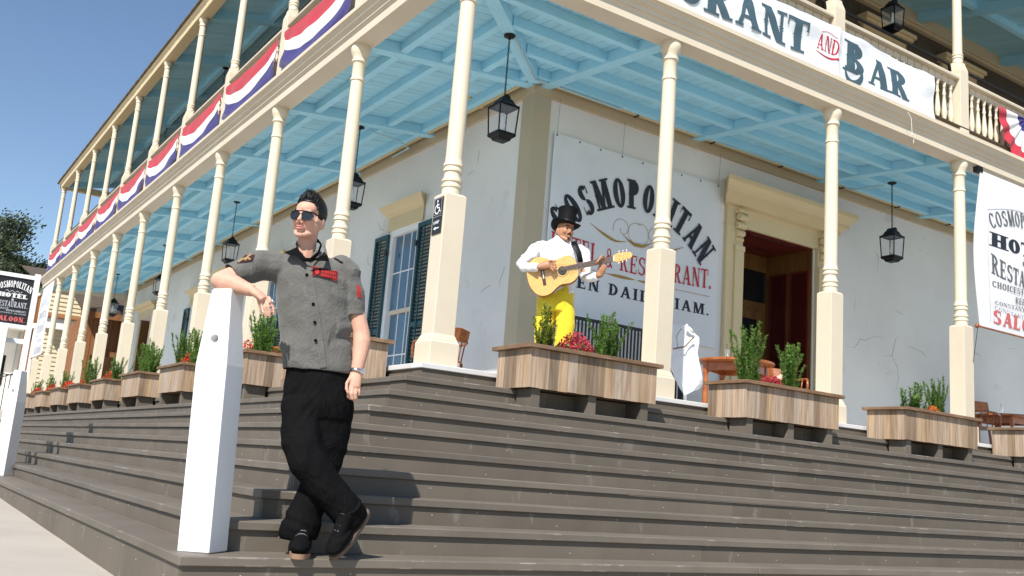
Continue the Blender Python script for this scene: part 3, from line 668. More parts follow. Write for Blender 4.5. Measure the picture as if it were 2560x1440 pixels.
# ================================================================== lettering
def _bar(x0, y0, x1, y1, th):      # horizontal-ended diagonal bar
    return [(x0-th/2, y0), (x0+th/2, y0), (x1+th/2, y1), (x1-th/2, y1)]
def _rect(x0, y0, x1, y1): return [(x0, y0), (x1, y0), (x1, y1), (x0, y1)]
def _arc(cx, cy, rx, ry, a0, a1, tv, th, n=14):
    out = []
    for i in range(n):
        p = []
        for a in (a0+(a1-a0)*i/n, a0+(a1-a0)*(i+1)/n):
            c, s = math.cos(math.radians(a)), math.sin(math.radians(a)); p.append(((cx+rx*c, cy+ry*s), (cx+(rx-tv)*c, cy+(ry-th)*s)))
        out.append([p[0][0], p[1][0], p[1][1], p[0][1]])
    return out
def glyph(ch, T=.2, t=.085, ser=.075, spur=True):
    P = []
    def V(x, y0=0, y1=1, th=T, s=3):
        P.append(_rect(x-th/2, y0, x+th/2, y1)); e = max(.07, T*.42)
        if s & 1: P.append(_rect(x-th/2-e, y0, x+th/2+e, y0+ser))
        if s & 2: P.append(_rect(x-th/2-e, y1-ser, x+th/2+e, y1))
        if spur and y1-y0 > .7: m = (y0+y1)/2; P.append([(x-th/2-.05, m), (x, m-.07), (x+th/2+.05, m), (x, m+.07)])
    def Hb(x0, x1, y): P.append(_rect(x0, y-t/2, x1, y+t/2))
    def tick(x, y, h): P.append([(x-.05, y), (x+.03, y), (x+.03, y+h), (x, y+h)])
    if ch == 'A': P += [_bar(.1, 0, .40, 1, t*1.2), _bar(.66, 0, .40, 1, T), _rect(.2, .27, .56, .27+t), _rect(-.02, 0, .24, ser), _rect(.48, 0, .84, ser)]; w = .82
    elif ch == 'B': V(.17); P += _arc(.25, .75, .38, .25, -90, 90, T, t)+_arc(.25, .26, .43, .265, -90, 90, T, t); w = .72
    elif ch == 'C': P += _arc(.36, .5, .36, .5, 40, 320, T, t); tick(.62, .68, .3); tick(.62, .06, .26); w = .72
    elif ch == 'D': V(.17); P += _arc(.25, .5, .48, .5, -90, 90, T, t); w = .76
    elif ch in 'EF':
        V(.17); Hb(.17, .62, 1-t/2); Hb(.17, .5, .5); tick(.6, .72, .28); tick(.47, .37, .26); w = .68
        if ch == 'E': Hb(.17, .62, t/2); tick(.6, 0, .28)
    elif ch == 'H': V(.17); V(.63); Hb(.17, .63, .5); w = .8
    elif ch in 'I': V(.18); w = .36
    elif ch == 'L': V(.17); Hb(.17, .6, t/2); tick(.58, 0, .32); w = .66
    elif ch == 'M': V(.12, th=t); V(.80); P += [_bar(.42, 0, .17, 1, T), _bar(.42, 0, .72, 1, t*1.1)]; w = .96
    elif ch == 'N': V(.12, th=t); V(.66, th=t); P.append(_bar(.62, 0, .17, 1, T)); w = .78
    elif ch == 'O': P += _arc(.37, .5, .37, .5, 0, 360, T, t, 28); w = .74
    elif ch in 'PR':
        V(.17); P += _arc(.25, .73, .40, .27, -90, 90, T, t); w = .70
        if ch == 'R': P += [_bar(.64, 0, .36, .5, T*.95), _rect(.5, 0, .80, ser)]; w = .80
    elif ch == 'S':
        P += _arc(.33, .75, .31, .25, 30, 270, T*.95, t)+_arc(.33, .26, .33, .265, -150, 90, T*.95, t); tick(.57, .68, .28); P.append([(.02, .04), (.08, .04), (.05, .34), (.02, .34)]); w = .67
    elif ch == 'T': V(.36, s=1); Hb(.0, .72, 1-t/2); tick(.70, .70, .3); P.append([(.0, .70), (.05, 1), (-.02, 1), (-.02, .70)]); w = .72
    elif ch == 'U': V(.17, .25, 1, s=2); V(.62, .25, 1, th=t*1.2, s=2); P += _arc(.365, .27, .295, .27, 180, 360, T*.7, t*1.3); w = .78
    elif ch == 'Y': V(.37, 0, .5, s=1); P += [_bar(.37, .42, .10, 1, T), _bar(.37, .42, .64, 1, t*1.2), _rect(-.04, 1-ser, .26, 1), _rect(.5, 1-ser, .78, 1)]; w = .74
    elif ch == '&': P += _arc(.36, .77, .19, .23, 0, 360, .09, t, 18)+_arc(.30, .28, .30, .30, 70, 340, .15, t)+[_bar(.66, 0, .24, .68, .13), _rect(.5, .5, .74, .5+ser)]; w = .74
    elif ch == '1': V(.2); P.append([(.0, .78), (.12, .86), (.12, 1), (.08, .98)]); w = .4
    elif ch == '.': P.append(_rect(.04, 0, .2, .17)); w = .26
    elif ch == ' ': w = .42
    else: w = .5
    return w, P
def layout(text, gap=.1, **kw):
    x = 0; out = []
    for ch in text:
        w_, P = glyph(ch, **kw); out.append((x, w_, P)); x += w_+gap
    return out, x-gap
def line(text, x0, x1, zb, ht, gap=.1, **kw):
    """straight line; zb, ht numbers or functions of x"""
    L, W_ = layout(text, gap, **kw); k = (x1-x0)/W_; res = []
    fz = zb if callable(zb) else (lambda x: zb); fh = ht if callable(ht) else (lambda x: ht)
    for x, w_, P in L:
        for p in P: res.append([(x0+(x+a)*k, fz(x0+(x+a)*k)+b*fh(x0+(x+a)*k)) for a, b in p])
    return res
def arcline(text, cx, cz, R, a0, a1, ht, gap=.1, **kw):
    L, W_ = layout(text, gap, **kw); res = []; k = math.radians(a0-a1)*R/W_
    for x, w_, P in L:
        a = math.radians(a0)-(x+w_/2)*k/R; ca, sa = math.cos(a), math.sin(a)
        for p in P:
            res.append([(cx+R*ca+(q[0]-w_/2)*k*sa+q[1]*ht*ca, cz+R*sa-(q[0]-w_/2)*k*ca+q[1]*ht*sa) for q in p])
    return res
def lettering(polys, fn, mat, parent, name='lettering', step=.00008, seg=0):
    mb = MB(parent.location if parent else (0, 0, 0))
    for i, p in enumerate(polys):
        if len(p) == 4 and seg:
            L1 = max(math.dist(p[0], p[1]), math.dist(p[3], p[2])); L2 = max(math.dist(p[1], p[2]), math.dist(p[0], p[3])); n1, n2 = max(1, int(L1/seg)), max(1, int(L2/seg)); vs = []
            for j in range(n2+1):
                for k in range(n1+1):
                    s, t = k/n1, j/n2; x = (p[0][0]*(1-s)+p[1][0]*s)*(1-t)+(p[3][0]*(1-s)+p[2][0]*s)*t; y = (p[0][1]*(1-s)+p[1][1]*s)*(1-t)+(p[3][1]*(1-s)+p[2][1]*s)*t; vs.append(fn(x, y, i*step))
            mb.add(vs, [(j*(n1+1)+k, j*(n1+1)+k+1, (j+1)*(n1+1)+k+1, (j+1)*(n1+1)+k) for j in range(n2) for k in range(n1)])
        else: mb.add([fn(a, b, i*step) for a, b in p], [tuple(range(len(p)))])
    return mb.build(name, mat, parent)
def words(text, x0, x1, zb, ht, fn, mat, parent, gap=.1, seg=0, **kw):
    L, W_ = layout(text, gap, **kw); k = (x1-x0)/W_; fz = zb if callable(zb) else (lambda x: zb); fh = ht if callable(ht) else (lambda x: ht); cur = []
    for ch, (x, w_, P) in zip(text+' ', L+[(0, 0, [])]):
        if ch == ' ':
            if cur: lettering(cur, fn, mat, parent, seg=seg)
            cur = []
        for p in P: cur.append([(x0+(x+a)*k, fz(x0+(x+a)*k)+b*fh(x0+(x+a)*k)) for a, b in p])
def ribbon(pts, wd):
    """2-d polyline to quads of varying width"""
    out = []; n = len(pts)
    def nrm(i):
        a, b = pts[max(0, i-1)], pts[min(n-1, i+1)]; d = math.hypot(b[0]-a[0], b[1]-a[1]) or 1; return (-(b[1]-a[1])/d, (b[0]-a[0])/d)
    for i in range(n-1):
        n0, n1 = nrm(i), nrm(i+1); w0, w1 = wd(i/(n-1)), wd((i+1)/(n-1)); a, b = pts[i], pts[i+1]
        out.append([(a[0]-n0[0]*w0, a[1]-n0[1]*w0), (b[0]-n1[0]*w1, b[1]-n1[1]*w1), (b[0]+n1[0]*w1, b[1]+n1[1]*w1), (a[0]+n0[0]*w0, a[1]+n0[1]*w0)])
    return out
def sheet(fn, u0, u1, v0, v1, nu, nv, name, mat, parent, **kw):
    mb = MB(parent.location if parent else (0, 0, 0)); vs = [fn(u0+(u1-u0)*i/nu, v0+(v1-v0)*j/nv) for j in range(nv+1) for i in range(nu+1)]
    fs = [(j*(nu+1)+i, j*(nu+1)+i+1, (j+1)*(nu+1)+i+1, (j+1)*(nu+1)+i) for j in range(nv) for i in range(nu)]
    return mb.add(vs, fs).build(name, mat, parent, smooth=True, **kw)

# ---- big banner on the wall
BX0, BX1, BZ0, BZ1 = 2.74, 5.75, 1.12, 3.535
wb = thing('wall_banner', 'large white banner with arched black lettering tied to the wall beside the main door', 'banner', (4.24, WALL-.03, BZ0))
def wbf(x, z, off=0):
    u = (x-BX0)/(BX1-BX0); v_ = (z-BZ0)/(BZ1-BZ0)
    d = .012*fbm(x*1.3, z*.6, 3)+.010*math.exp(-((v_-.95)/.05)**2)*math.sin(x*5)+.014*math.exp(-((u-.05)/.05)**2)*math.sin(z*3)
    d += .018*math.exp(-((u+v_*.10-.22)/.05)**2)*max(0, v_-.3)
    return (x, WALL-.035-d-off*1.0, z-.02*math.sin(PI*u)*v_)
sheet(wbf, BX0, BX1, BZ0, BZ1, 70, 60, 'banner_cloth', 'vinyl', wb)
wf = lambda x, z, o: wbf(x, z, .0022+o)
lettering(arcline('COSMOPOLITAN', 4.23, 1.35, 1.47, 145, 38.5, .41, .13, T=.3, t=.12), wf, 'ink_black', wb)
words('HOTEL & RESTAURANT.', 2.80, 5.63, lambda x: 1.92+.02*abs(x-4.2), lambda x: .25+.02*abs(x-4.2), wf, 'ink_red', wb, .12, T=.17, t=.07)
words('OPEN DAILY 11AM.', 2.86, 5.61, 1.565, .155, wf, 'ink_black', wb, .2, T=.22, t=.11)
fl = []
def spiral(cx, cz, r0, r1, a0, a1, n=26, sx=1.):
    return [(cx+sx*(r0+(r1-r0)*i/n)*math.cos(math.radians(a0+(a1-a0)*i/n)), cz+(r0+(r1-r0)*i/n)*math.sin(math.radians(a0+(a1-a0)*i/n))) for i in range(n+1)]
lb = lambda t: .004+.016*math.sin(PI*t)**2
for s in (0, 1):
    mm = (lambda p: p) if not s else (lambda p: (8.47-p[0], p[1]))
    fl += ribbon([mm(p) for p in spiral(3.955, 2.50, .03, .17, 180, 560)], lambda t: .0035)
    fl += ribbon([mm((3.41+.62*t, 2.46-.16*math.sin(t*1.75)+(.0 if t < .7 else .12*(t-.7)))) for t in [i/24 for i in range(25)]], lb)
    fl += ribbon([mm(p) for p in spiral(4.20, 2.49, .14, .15, 60, 300)], lambda t: .003)
    fl += ribbon([mm((3.97+.42*t, 2.42-.10*math.sin(t*2.6))) for t in [i/20 for i in range(21)]], lb)
lettering(fl, wf, 'ink_gold', wb, 'flourish')
for s in (-1, 1): ru = ribbon([(4.235+s*(.02+1.36*t), 1.84) for t in [i/40 for i in range(41)]], lambda t: .004+.018*max(0, math.sin(t*9))*(1 if t < .55 else 0)); lettering(ru, wf, 'ink_gold', wb, 'rule')
for i in range(9):
    x = BX0+.04+i*(BX1-BX0-.08)/8; p = wbf(x, BZ1-.03, .004)
    MB(wb.location).obox(p, (1, 0, 0), (0, 1, 0), (0, 0, 1), (.010, .003, .010)).build('grommet', 'iron', wb)
    if i in (0, 3, 8): MB(wb.location).tube([p, (x, WALL-.06, 3.99)], .002, 4).build('cord', 'ink_grey', wb)
# ---- banner hung on the balcony rail
bb = thing('balcony_banner', 'long white banner lettered in dark teal hung along the balcony railing', 'banner', (3.5, -.16, 4.2))
def bbf(x, z, off=0):
    u = (x+.05)/7.1; v_ = (z-4.15)/.64
    y = -.165-.045*(fbm(x*1.1, z*2.2, 5)+.5)-.022*(1-2*abs(fbm(x*1.7+z*2.0, z*1.5, 11)))-.02*math.sin(x*2.3+z*3)*(1-v_)-.025*math.exp(-((x-5.03)/.05)**2)-.02*max(0, fbm(x*3, z*4, 8))
    zz = z+.018*math.sin(x*1.55+.6)*(1-v_*.5)+.012*fbm(x*2, 0, 9)
    return (x-.04*v_*(1 if x > 6.8 else 0), y-off, zz)
sheet(bbf, -.05, 7.06, 4.14, 4.79, 330, 40, 'banner_cloth', 'vinyl', bb)
bf = lambda x, z, o: bbf(x, z, .0022+o)
lettering(line('RESTAURANT', -.02+.35, 4.50, 4.27, .40, .1, T=.26, t=.1), bf, 'ink_teal', bb, seg=.03)
lettering(line('AND', 4.68, 5.04, 4.42, .19, .1, T=.16, t=.08)+ribbon([(4.66+.4*t, 4.385-.03*math.sin(PI*t)) for t in [i/12 for i in range(13)]], lambda t: .004+.01*t)+ribbon([(4.72+.28*t, 4.635+.03*math.sin(PI*t)) for t in [i/10 for i in range(11)]], lambda t: .004), bf, 'ink_red', bb, seg=.03)
lettering(line('B', 5.20, 5.56, 4.30, .40, .1, T=.3, t=.1)+ribbon(spiral(5.36, 4.33, .13, .17, 30, -190), lambda t: .012+.03*math.sin(PI*min(1, t*1.1))), bf, 'ink_teal', bb, seg=.03)
lettering(line('AR', 5.64, 6.46, 4.27, .36, .1, T=.28, t=.1), bf, 'ink_teal', bb, seg=.03)
for x in (1.2, 2.45, 3.1, 3.75, 4.4, 5.05, 6.6):
    p = Vector(bbf(x, 4.16)); MB(bb.location).tube([p, p+Vector((.03, .05, -.12)), p+Vector((.0, .09, -.01))], .003, 4).build('cord', 'nut', bb)
MB(bb.location).tube([bbf(6.4, 4.15), (6.45, -.25, 4.02), (6.47, -.25, 3.80), (6.52, -.24, 3.76), (6.51, -.24, 3.70)], .003, 4).build('cord', 'nut', bb)
# ---- hanging banners below the balcony
def hang_banner(label, loc, rz, tilt=0, ghost=False, bulge=.22):
    t = thing('hanging_banner', label, 'banner', loc, rz, 'vertical banners hung under the balcony edge')
    W2, Hh = 2.0, 2.2
    def f(x, z, off=0):
        v_ = -z/Hh; u = x/W2
        xx = x-bulge*math.sin(PI*v_)*(1-u)*max(0, 1-u*3)*.9-.08*v_*(1-u)
        return (xx, -.02-.05*math.sin(PI*v_)*math.sin(2.2*u+.6)-.02*fbm(x, z, 2)-off, z)
    def sh_(*a, **k):
        mb = MB(); fn, u0, u1, v0, v1, nu, nv = a
        mb.add([fn(u0+(u1-u0)*i/nu, v0+(v1-v0)*j/nv) for j in range(nv+1) for i in range(nu+1)], [(j*(nu+1)+i, j*(nu+1)+i+1, (j+1)*(nu+1)+i+1, (j+1)*(nu+1)+i) for j in range(nv) for i in range(nu)])
        return mb.build('banner_cloth', 'white_cloth', t, smooth=True)
    sh_(f, 0, W2, -Hh, 0, 40, 44)
    def put(polys, mat, nm='lettering'):
        mb = MB(); m2 = 'ink_ghost' if ghost else mat
        for i, p in enumerate(polys): mb.add([f(a, b, .004+i*.0001) for a, b in p], [tuple(range(len(p)))])
        mb.build(nm, m2, t)['kind'] = 'stuff'
    x0, x1 = .30, 1.74; c = (x0+x1)/2
    put(arcline('COSMOPOLITAN', c, -2.15, 1.52, 118, 62, .22, .1, T=.2, t=.09), 'ink_grey')
    put(line('HOTEL', x0, x1, -1.05, .2, .1, T=.3, t=.13), 'ink_black')
    put(line('&', c-.08, c+.08, -1.20, .13), 'ink_grey')
    put(line('RESTAURANT', x0, x1, lambda x: -1.50+.06*((x-c)/.7)**2, lambda x: .22+.06*((x-c)/.7)**2, .1, T=.22, t=.09), 'ink_grey')
    put(line('CHOICEST', x0, c-.05, -1.62, .085)+line('REFRESHMENTS', c-.25, x1, -1.76, .085)+line('CONSTANTLY ON HAND', x0, x1, -1.87, .055), 'ink_grey')
    put(line('SALOON.', x0, x1, -2.12, .19, .14, T=.28, t=.11), 'ink_pink')
    put(ribbon([(x0-.1+1.6*q/30, -.98+.16*math.sin(q/30*PI)+.43) for q in range(31)], lambda s: .006)+ribbon([(x0-.06+.004*math.sin(q), -.7-1.4*q/30) for q in range(31)], lambda s: .003), 'ink_ghost', 'border')
    MB().tube([(-.12, -.02, -Hh-.005), (W2+.1, -.02, -Hh-.005)], .014, 8).ball((-.14, -.02, -Hh-.005), .034).ball((W2+.12, -.02, -Hh-.005), .034).build('rod', 'chair_wood', t, smooth='auto')
    MB().box(-.06, -.03, -.03, .05, .05, .05).tube([(-.12, -.02, -Hh), (-.18, .02, -Hh-.5)], .004, 5).build('clip', 'black_metal', t)
    return t
hang_banner('white lettered banner hanging below the balcony at the right edge of the photo', (8.17, -.13, 3.77), 0)
hang_banner('white banner seen edge-on hanging at the far left end of the porch', (-.135, 25.5, 3.76), -PI/2, ghost=True, bulge=.0)

# ---- bunting on the left side, one swag per bay
def bunting(i):
    ya, yb = YL[i]+.12, YL[i+1]-.12
    words = ['at the corner bay', 'second', 'third', 'fourth', 'fifth', 'sixth', 'seventh', 'eighth', 'ninth', 'farthest']
    lab = 'red, white and blue swag bunting on the balcony bay nearest the corner' if i == 0 else ('red, white and blue swag bunting on the balcony bay farthest along the left side' if i == 9 else 'red, white and blue swag bunting, %s balcony bay back from the corner on the left' % words[i])
    t = thing('bunting', lab, 'bunting', (-.15, (ya+yb)/2, 4.2), 0, 'patriotic buntings on the left balcony')
    rb = random.Random(40+i)
    def f(u, v_):
        # v_: 0 top, 1 bottom
        sag = math.sin(PI*u)**.8
        top = 4.91-.085*sag; bot = 4.38-.28*sag-.02*math.sin(u*5+i)
        z = top+(bot-top)*v_+.05*math.sin(PI*v_)*(1-sag)
        gath = math.exp(-((u)/.10)**2)+math.exp(-((1-u)/.10)**2)
        fan = math.sin((u*16+v_*3.5*(1-2*u))*2+i*1.3)
        pl = .011*fan*(.25+v_)*(.5+gath)+.022*math.sin(u*9+v_*6+i)*v_*sag+.02*fbm(u*6, v_*4, i)
        puff = .05*math.exp(-((v_-.86)/.12)**2)*sag
        y = ya+(yb-ya)*(u+.02*gath*math.sin(v_*3)*(1 if u < .5 else -1))
        return (-.125-pl*.9-puff*1.1-.012*sag, y, z+.008*math.sin(u*21+i+v_*4)*v_*v_*(.4+sag))
    for nm, m_, a, b in (('red_stripe', 'flag_red', 0, .33), ('white_stripe', 'flag_white', .33, .60), ('blue_stripe', 'flag_blue', .60, 1)):
        sheet(lambda u, v_: f(u, v_), 0, 1, a, b, 60, 10, nm, m_, t)
for i in range(10): bunting(i)
# pleated fan bunting on the right
fb = thing('fan_bunting', 'pleated red, white and blue fan bunting on the balcony at the right edge', 'bunting', (9.4, -.15, 4.8))
for nm, m_, r0, r1 in (('blue_fan', 'flag_blue', .0, .26), ('white_fan', 'flag_white', .26, .56), ('red_fan', 'flag_red', .56, .76)):
    def f(u, v_):
        a = PI+PI*u; r = v_*(1+.03*math.sin(u*60)); return (9.42+r*math.cos(a)*1.0, -.14-.022*math.sin(u*56)*(.2+v_)-.01, 4.86+r*math.sin(a)*.95)
    sheet(f, 0, 1, r0, r1, 120, 4, nm, m_, fb)

# ---- ramp sign on the corner pedestal
XS = -.1115
p = [on('x', XS, *q) for q in ((1087, 497), (1112, 491), (1103, 580), (1080, 589))]
ys, zs = sorted(v.y for v in p), sorted(v.z for v in p)
y0, y1, z0, z1 = (ys[0]+ys[1])/2, (ys[2]+ys[3])/2, (zs[0]+zs[1])/2, (zs[2]+zs[3])/2
y0, y1 = max(y0, -.085), min(y1, .085)
rsn = thing('ramp_sign', 'small black wheelchair ramp sign fixed to the corner pedestal', 'sign', (XS, (y0+y1)/2, z0))
MB(rsn.location).box(XS, y0, z0, XS-.006, y1, z1).build('plate', 'sign_black', rsn, bevel=.002)
MB(rsn.location).box(XS-.006, y0+.004, z0+(z1-z0)*.47, XS-.0075, y1-.004, z0+(z1-z0)*.475).build('border', 'ink_white', rsn)
wd, hh = y1-y0, z1-z0
def rf(a, b, o): return (XS-.008-o, y1-a*wd, z0+b*hh)       # a: 0 left .. 1 right as read
ic = [_rect(.12, .525, .88, .53), _rect(.12, .965, .88, .97), _rect(.1, .525, .115, .97), _rect(.885, .525, .9, .97)]
k_ = wd/hh
ic += [[(.45+.07*math.cos(i*PI/4), .90+.07*k_*math.sin(i*PI/4)) for i in range(8)], _rect(.41, .70, .49, .85), _rect(.45, .775, .66, .80), _rect(.45, .70, .68, .725), _bar(.76, .60, .66, .72, .07), _rect(.72, .59, .86, .61)]
ic += _arc(.46, .68, .28, .28*k_, 110, 360, .065, .065*k_)
lettering(ic, rf, 'ink_white', rsn, 'wheelchair_symbol'); lettering(line('RAMP', .17, .83, .27, .085, .12, spur=False, ser=.0001, T=.18, t=.15), rf, 'ink_white', rsn)
lettering([_rect(.4, .135, .8, .165), [(.2, .15), (.45, .10), (.45, .20)]], rf, 'ink_white', rsn, 'arrow')

# ---- white posts
def white_post(name, label, x, y, z, rz, hgt, group, lean=0):
    t = thing(name, label, 'post', (x, y, z), rz, group)
    h = .0855
    m_ = sqp([(h, 0), (h*1.0, hgt*.70), (h*.64, hgt-.01), (h*.60, hgt)]).build('post_body', 'white_paint', t, bevel=.006)
    ct = MB().tube([(0, -.2, hgt*.80), (0, .02, hgt*.80)], .023, 20).build('cutter', 'white_paint', t)
    bo = m_.modifiers.new('b', 'BOOLEAN'); bo.object = ct; bo.operation = 'DIFFERENCE'; bo.solver = 'EXACT'
    dg = bpy.context.evaluated_depsgraph_get(); me = bpy.data.meshes.new_from_object(m_.evaluated_get(dg)); m_.modifiers.clear(); m_.data = me
    bpy.data.objects.remove(ct)
    if lean: t.rotation_euler = (Matrix.Rotation(math.radians(lean), 3, Vector((.29, .957, 0))) @ Matrix.Rotation(rz, 3, 'Z')).to_euler()
    return t
white_post('white_post', 'square white post with a round hole, leaned on at the bottom corner of the steps', -2.535, -2.478, -1.331, math.radians(-48), 1.285, 'white posts on the lowest step', -2.2)
white_post('white_post', 'white tapered post below the black saloon signboard at the left edge', -2.53, 5.98, -1.331, math.radians(-48), 1.28, 'white posts on the lowest step')
# ---- free-standing black sign at the left
sg = thing('sign_board', 'black framed hotel and saloon signboard on white legs at the left edge', 'sign', (-2.75, 6.5, -1.49))
sy = 6.5
sx0, sx1, sz0, sz1 = -2.925, -2.50, .56, 1.165
def sgm(): return MB(sg.location)
sgm().box(sx0-.0, sy-.015, sz0, sx1, sy+.015, sz1).build('board', 'sign_black', sg)
sgm().box(sx0-.05, sy-.03, sz1, sx1+.0, sy+.03, sz1+.05).build('frame_rail', 'white_paint', sg)
sgm().box(sx0-.05, sy-.03, sz0-.05, sx1+.0, sy+.03, sz0).build('frame_rail', 'white_paint', sg)
sgm().box(sx0-.05, sy-.025, sz0-.24, sx1+.0, sy+.025, sz0-.18).build('frame_rail', 'white_paint', sg)
sgm().box(sx1+.001, sy-.04, -1.49, sx1+.066, sy+.04, sz1+.08).build('leg', 'white_paint', sg)
sgm().box(sx0-.12, sy-.04, -1.49, sx0-.051, sy+.04, sz1+.08).build('leg', 'white_paint', sg)
sgm().box(sx0+.06, sy-.14, -1.49, sx0+.21, sy-.05, sz0-.06).build('leg', 'white_paint', sg, bevel=.005)
def sf(a, b, o): return (sx0+.02+a*(sx1-sx0-.04), sy-.0165-o, sz0+b*(sz1-sz0))
lettering(arcline('COSMOPOLITAN', .5, -.55, 1.33, 112, 68, .14, .08, spur=False, T=.24, t=.12), sf, 'ink_white', sg)
lettering(line('HOTEL', .06, .94, .56, .09, .08, spur=False, T=.32, t=.15), sf, 'ink_white', sg)
lettering(line('&', .46, .54, .49, .05), sf, 'ink_white', sg)
lettering(line('RESTAURANT.', .02, .98, .355, .12, .08, spur=False), sf, 'ink_ghost', sg)
lettering(line('CHOICEST', .02, .42, .29, .04)+line('REFRESHMENTS', .36, .96, .255, .04)+line('CONSTANTLY ON HAND', .04, .96, .205, .025), sf, 'ink_ghost', sg)['kind'] = 'stuff'
lettering(line('SALOON.', .04, .98, .05, .11, .1, spur=False, T=.3, t=.13), sf, 'ink_pink', sg)
lettering(ribbon([(.25+.5*q/20, .69+.02*math.sin(q)) for q in range(21)], lambda s: .006), sf, 'ink_ghost', sg, 'flourish')

# ================================================================== planters
def planter(label, loc, rz, L, npl):
    t = thing('planter', label, 'planter', loc, rz, 'cedar planter boxes along the porch edge')
    D, b0, b1 = .5, .152, .475; w_ = L/npl
    for i in range(npl):
        for yy in (0, D-.02): proto(('fp', npl), MB().box(-w_/2+.0012, 0, 0, w_/2-.0012, .02, b1-b0), 'plank', 'planter_wood', t, (-L/2+(i+.5)*w_, yy+rs.uniform(0, .002), b0+rs.uniform(-.003, .002)))
    for s in (0, 1):
        for i in range(5):
            ww = (D-.04)/5; proto('sp', MB().box(0, -ww/2+.0012, 0, .02, ww/2-.0012, b1-b0), 'plank', 'planter_wood', t, (-L/2+(.001 if not s else L-.021), .02+(i+.5)*ww, b0+rs.uniform(-.003, .002)))
    o_ = .042
    for nm, bx in (('r1', (-L/2-o_, -o_, 0, L/2+o_, .055, .034)), ('r2', (-L/2-o_, D-.055, 0, L/2+o_, D+o_, .034))):
        proto((nm, npl), MB().box(*bx), 'rim_board', 'rim_wood', t, (0, 0, b1+.001), bevel=.003)
    for nm, bx in (('r3', (-L/2-o_, .057, 0, -L/2+.055, D-.057, .034)), ('r4', (L/2-.055, .057, 0, L/2+o_, D-.057, .034))):
        proto((nm, npl), MB().box(*bx), 'rim_board', 'rim_wood', t, (0, 0, b1+.001), bevel=.003)
    proto(('fl', npl), MB().box(-L/2+.02, .022, 0, L/2-.022, D-.022, .012), 'base_board', 'rim_wood', t, (0, 0, b0+.004))
    proto(('so', npl), MB().box(-L/2+.022, .022, 0, L/2-.022, D-.022, .01), 'soil', 'soil', t, (0, 0, .43))
    lx = (L/2-.10)
    for xx in (-lx, 0, lx) if npl > 12 else (-lx, lx): proto('lg', MB().box(-.042, .035, 0, .042, .255, .149), 'leg', 'step', t, (xx, 0, 0))
    proto(('bk', npl), MB().box(-L/2+.06, .24, 0, L/2-.06, .252, .145), 'back_board', 'step', t, (0, 0, 0))
    return t
Z2 = -2*RI+.003
PR = [(.41, 1.82), (2.955, 4.325), (5.475, 6.845), (8.02, 9.4), (10.6, 12.0)]
PLY = [.27, 2.53, 4.97, 7.35, 9.79, 12.17, 14.46, 16.79, 19.18, 21.6]
planters = []
rl = ['wooden planter below the guitarist, nearest the corner on the right side', 'wooden planter in front of the main doorway, with red flowers', 'wooden planter with orange flowers below the cracked wall', 'wooden planter cut off at the right edge of the photo', 'wooden planter beyond the right edge of the photo']
ll = ['wooden planter hidden behind the arm of the man in the grey shirt', 'wooden planter seen between the white post and the man in grey', 'wooden planter just left of the white post with the hole', 'wooden planter with tall green sprays, second left of the white post', 'wooden planter with scarlet flowers, third left of the white post', 'wooden planter with scarlet flowers, fourth left of the white post', 'wooden planter with reddish twigs, fifth left of the white post', 'wooden planter, second from the far left end of the row', 'small far planter at the left end of the row, beside the signboard', '']
for i, (a, b) in enumerate(PR[:4]): planters.append((planter(rl[i], ((a+b)/2, -.832, Z2), 0, 1.38, 14), 1.38))
for i, yn in enumerate(PLY[:9]): planters.append((planter(ll[i], (-.832, yn+.6, Z2), -PI/2, 1.2, 12), 1.2))

# ---- plants in the planters
def rosemary(seed, hgt, spread, ns, mat='rosemary', dens=1.0):
    r = random.Random(seed); st = MB(); lf = MB()
    for i in range(ns):
        a = r.uniform(0, 2*PI); lean = r.uniform(.0, 1)*spread; hh = hgt*r.uniform(.55, 1.05)
        p = Vector((r.uniform(-.05, .05), r.uniform(-.05, .05), 0)); pts = [p.copy()]
        d = Vector((math.cos(a)*lean, math.sin(a)*lean, 1)).normalized(); n_ = 9
        for k in range(n_):
            d = (d+Vector((r.uniform(-.15, .15), r.uniform(-.15, .15), .05+lean*.10))).normalized(); p = p+d*hh/n_; pts.append(p.copy())
        st.tube(pts, [.004*(1-.75*k/n_) for k in range(n_+1)], 4, False)
        m_ = int(hh/.0024*dens)
        for k in range(m_):
            t = r.uniform(.08, 1); f = t*n_; j = min(n_-1, int(f)); q = pts[j].lerp(pts[j+1], f-j); dd = (pts[j+1]-pts[j]).normalized()
            b = Vector((r.gauss(0, 1), r.gauss(0, 1), r.gauss(0, .6))); b = (b-dd*b.dot(dd)).normalized(); nd = (b+dd*r.uniform(.3, 1.1)).normalized()
            L_ = r.uniform(.024, .046)*(1.15-.45*t); s_ = nd.cross(dd).normalized()*.0045; e_ = q+nd*L_
            lf.add([q-s_*.6, q+s_*.6, q+nd*L_*.6+s_, e_, q+nd*L_*.6-s_], [(0, 1, 2, 3, 4)])
    return st, lf
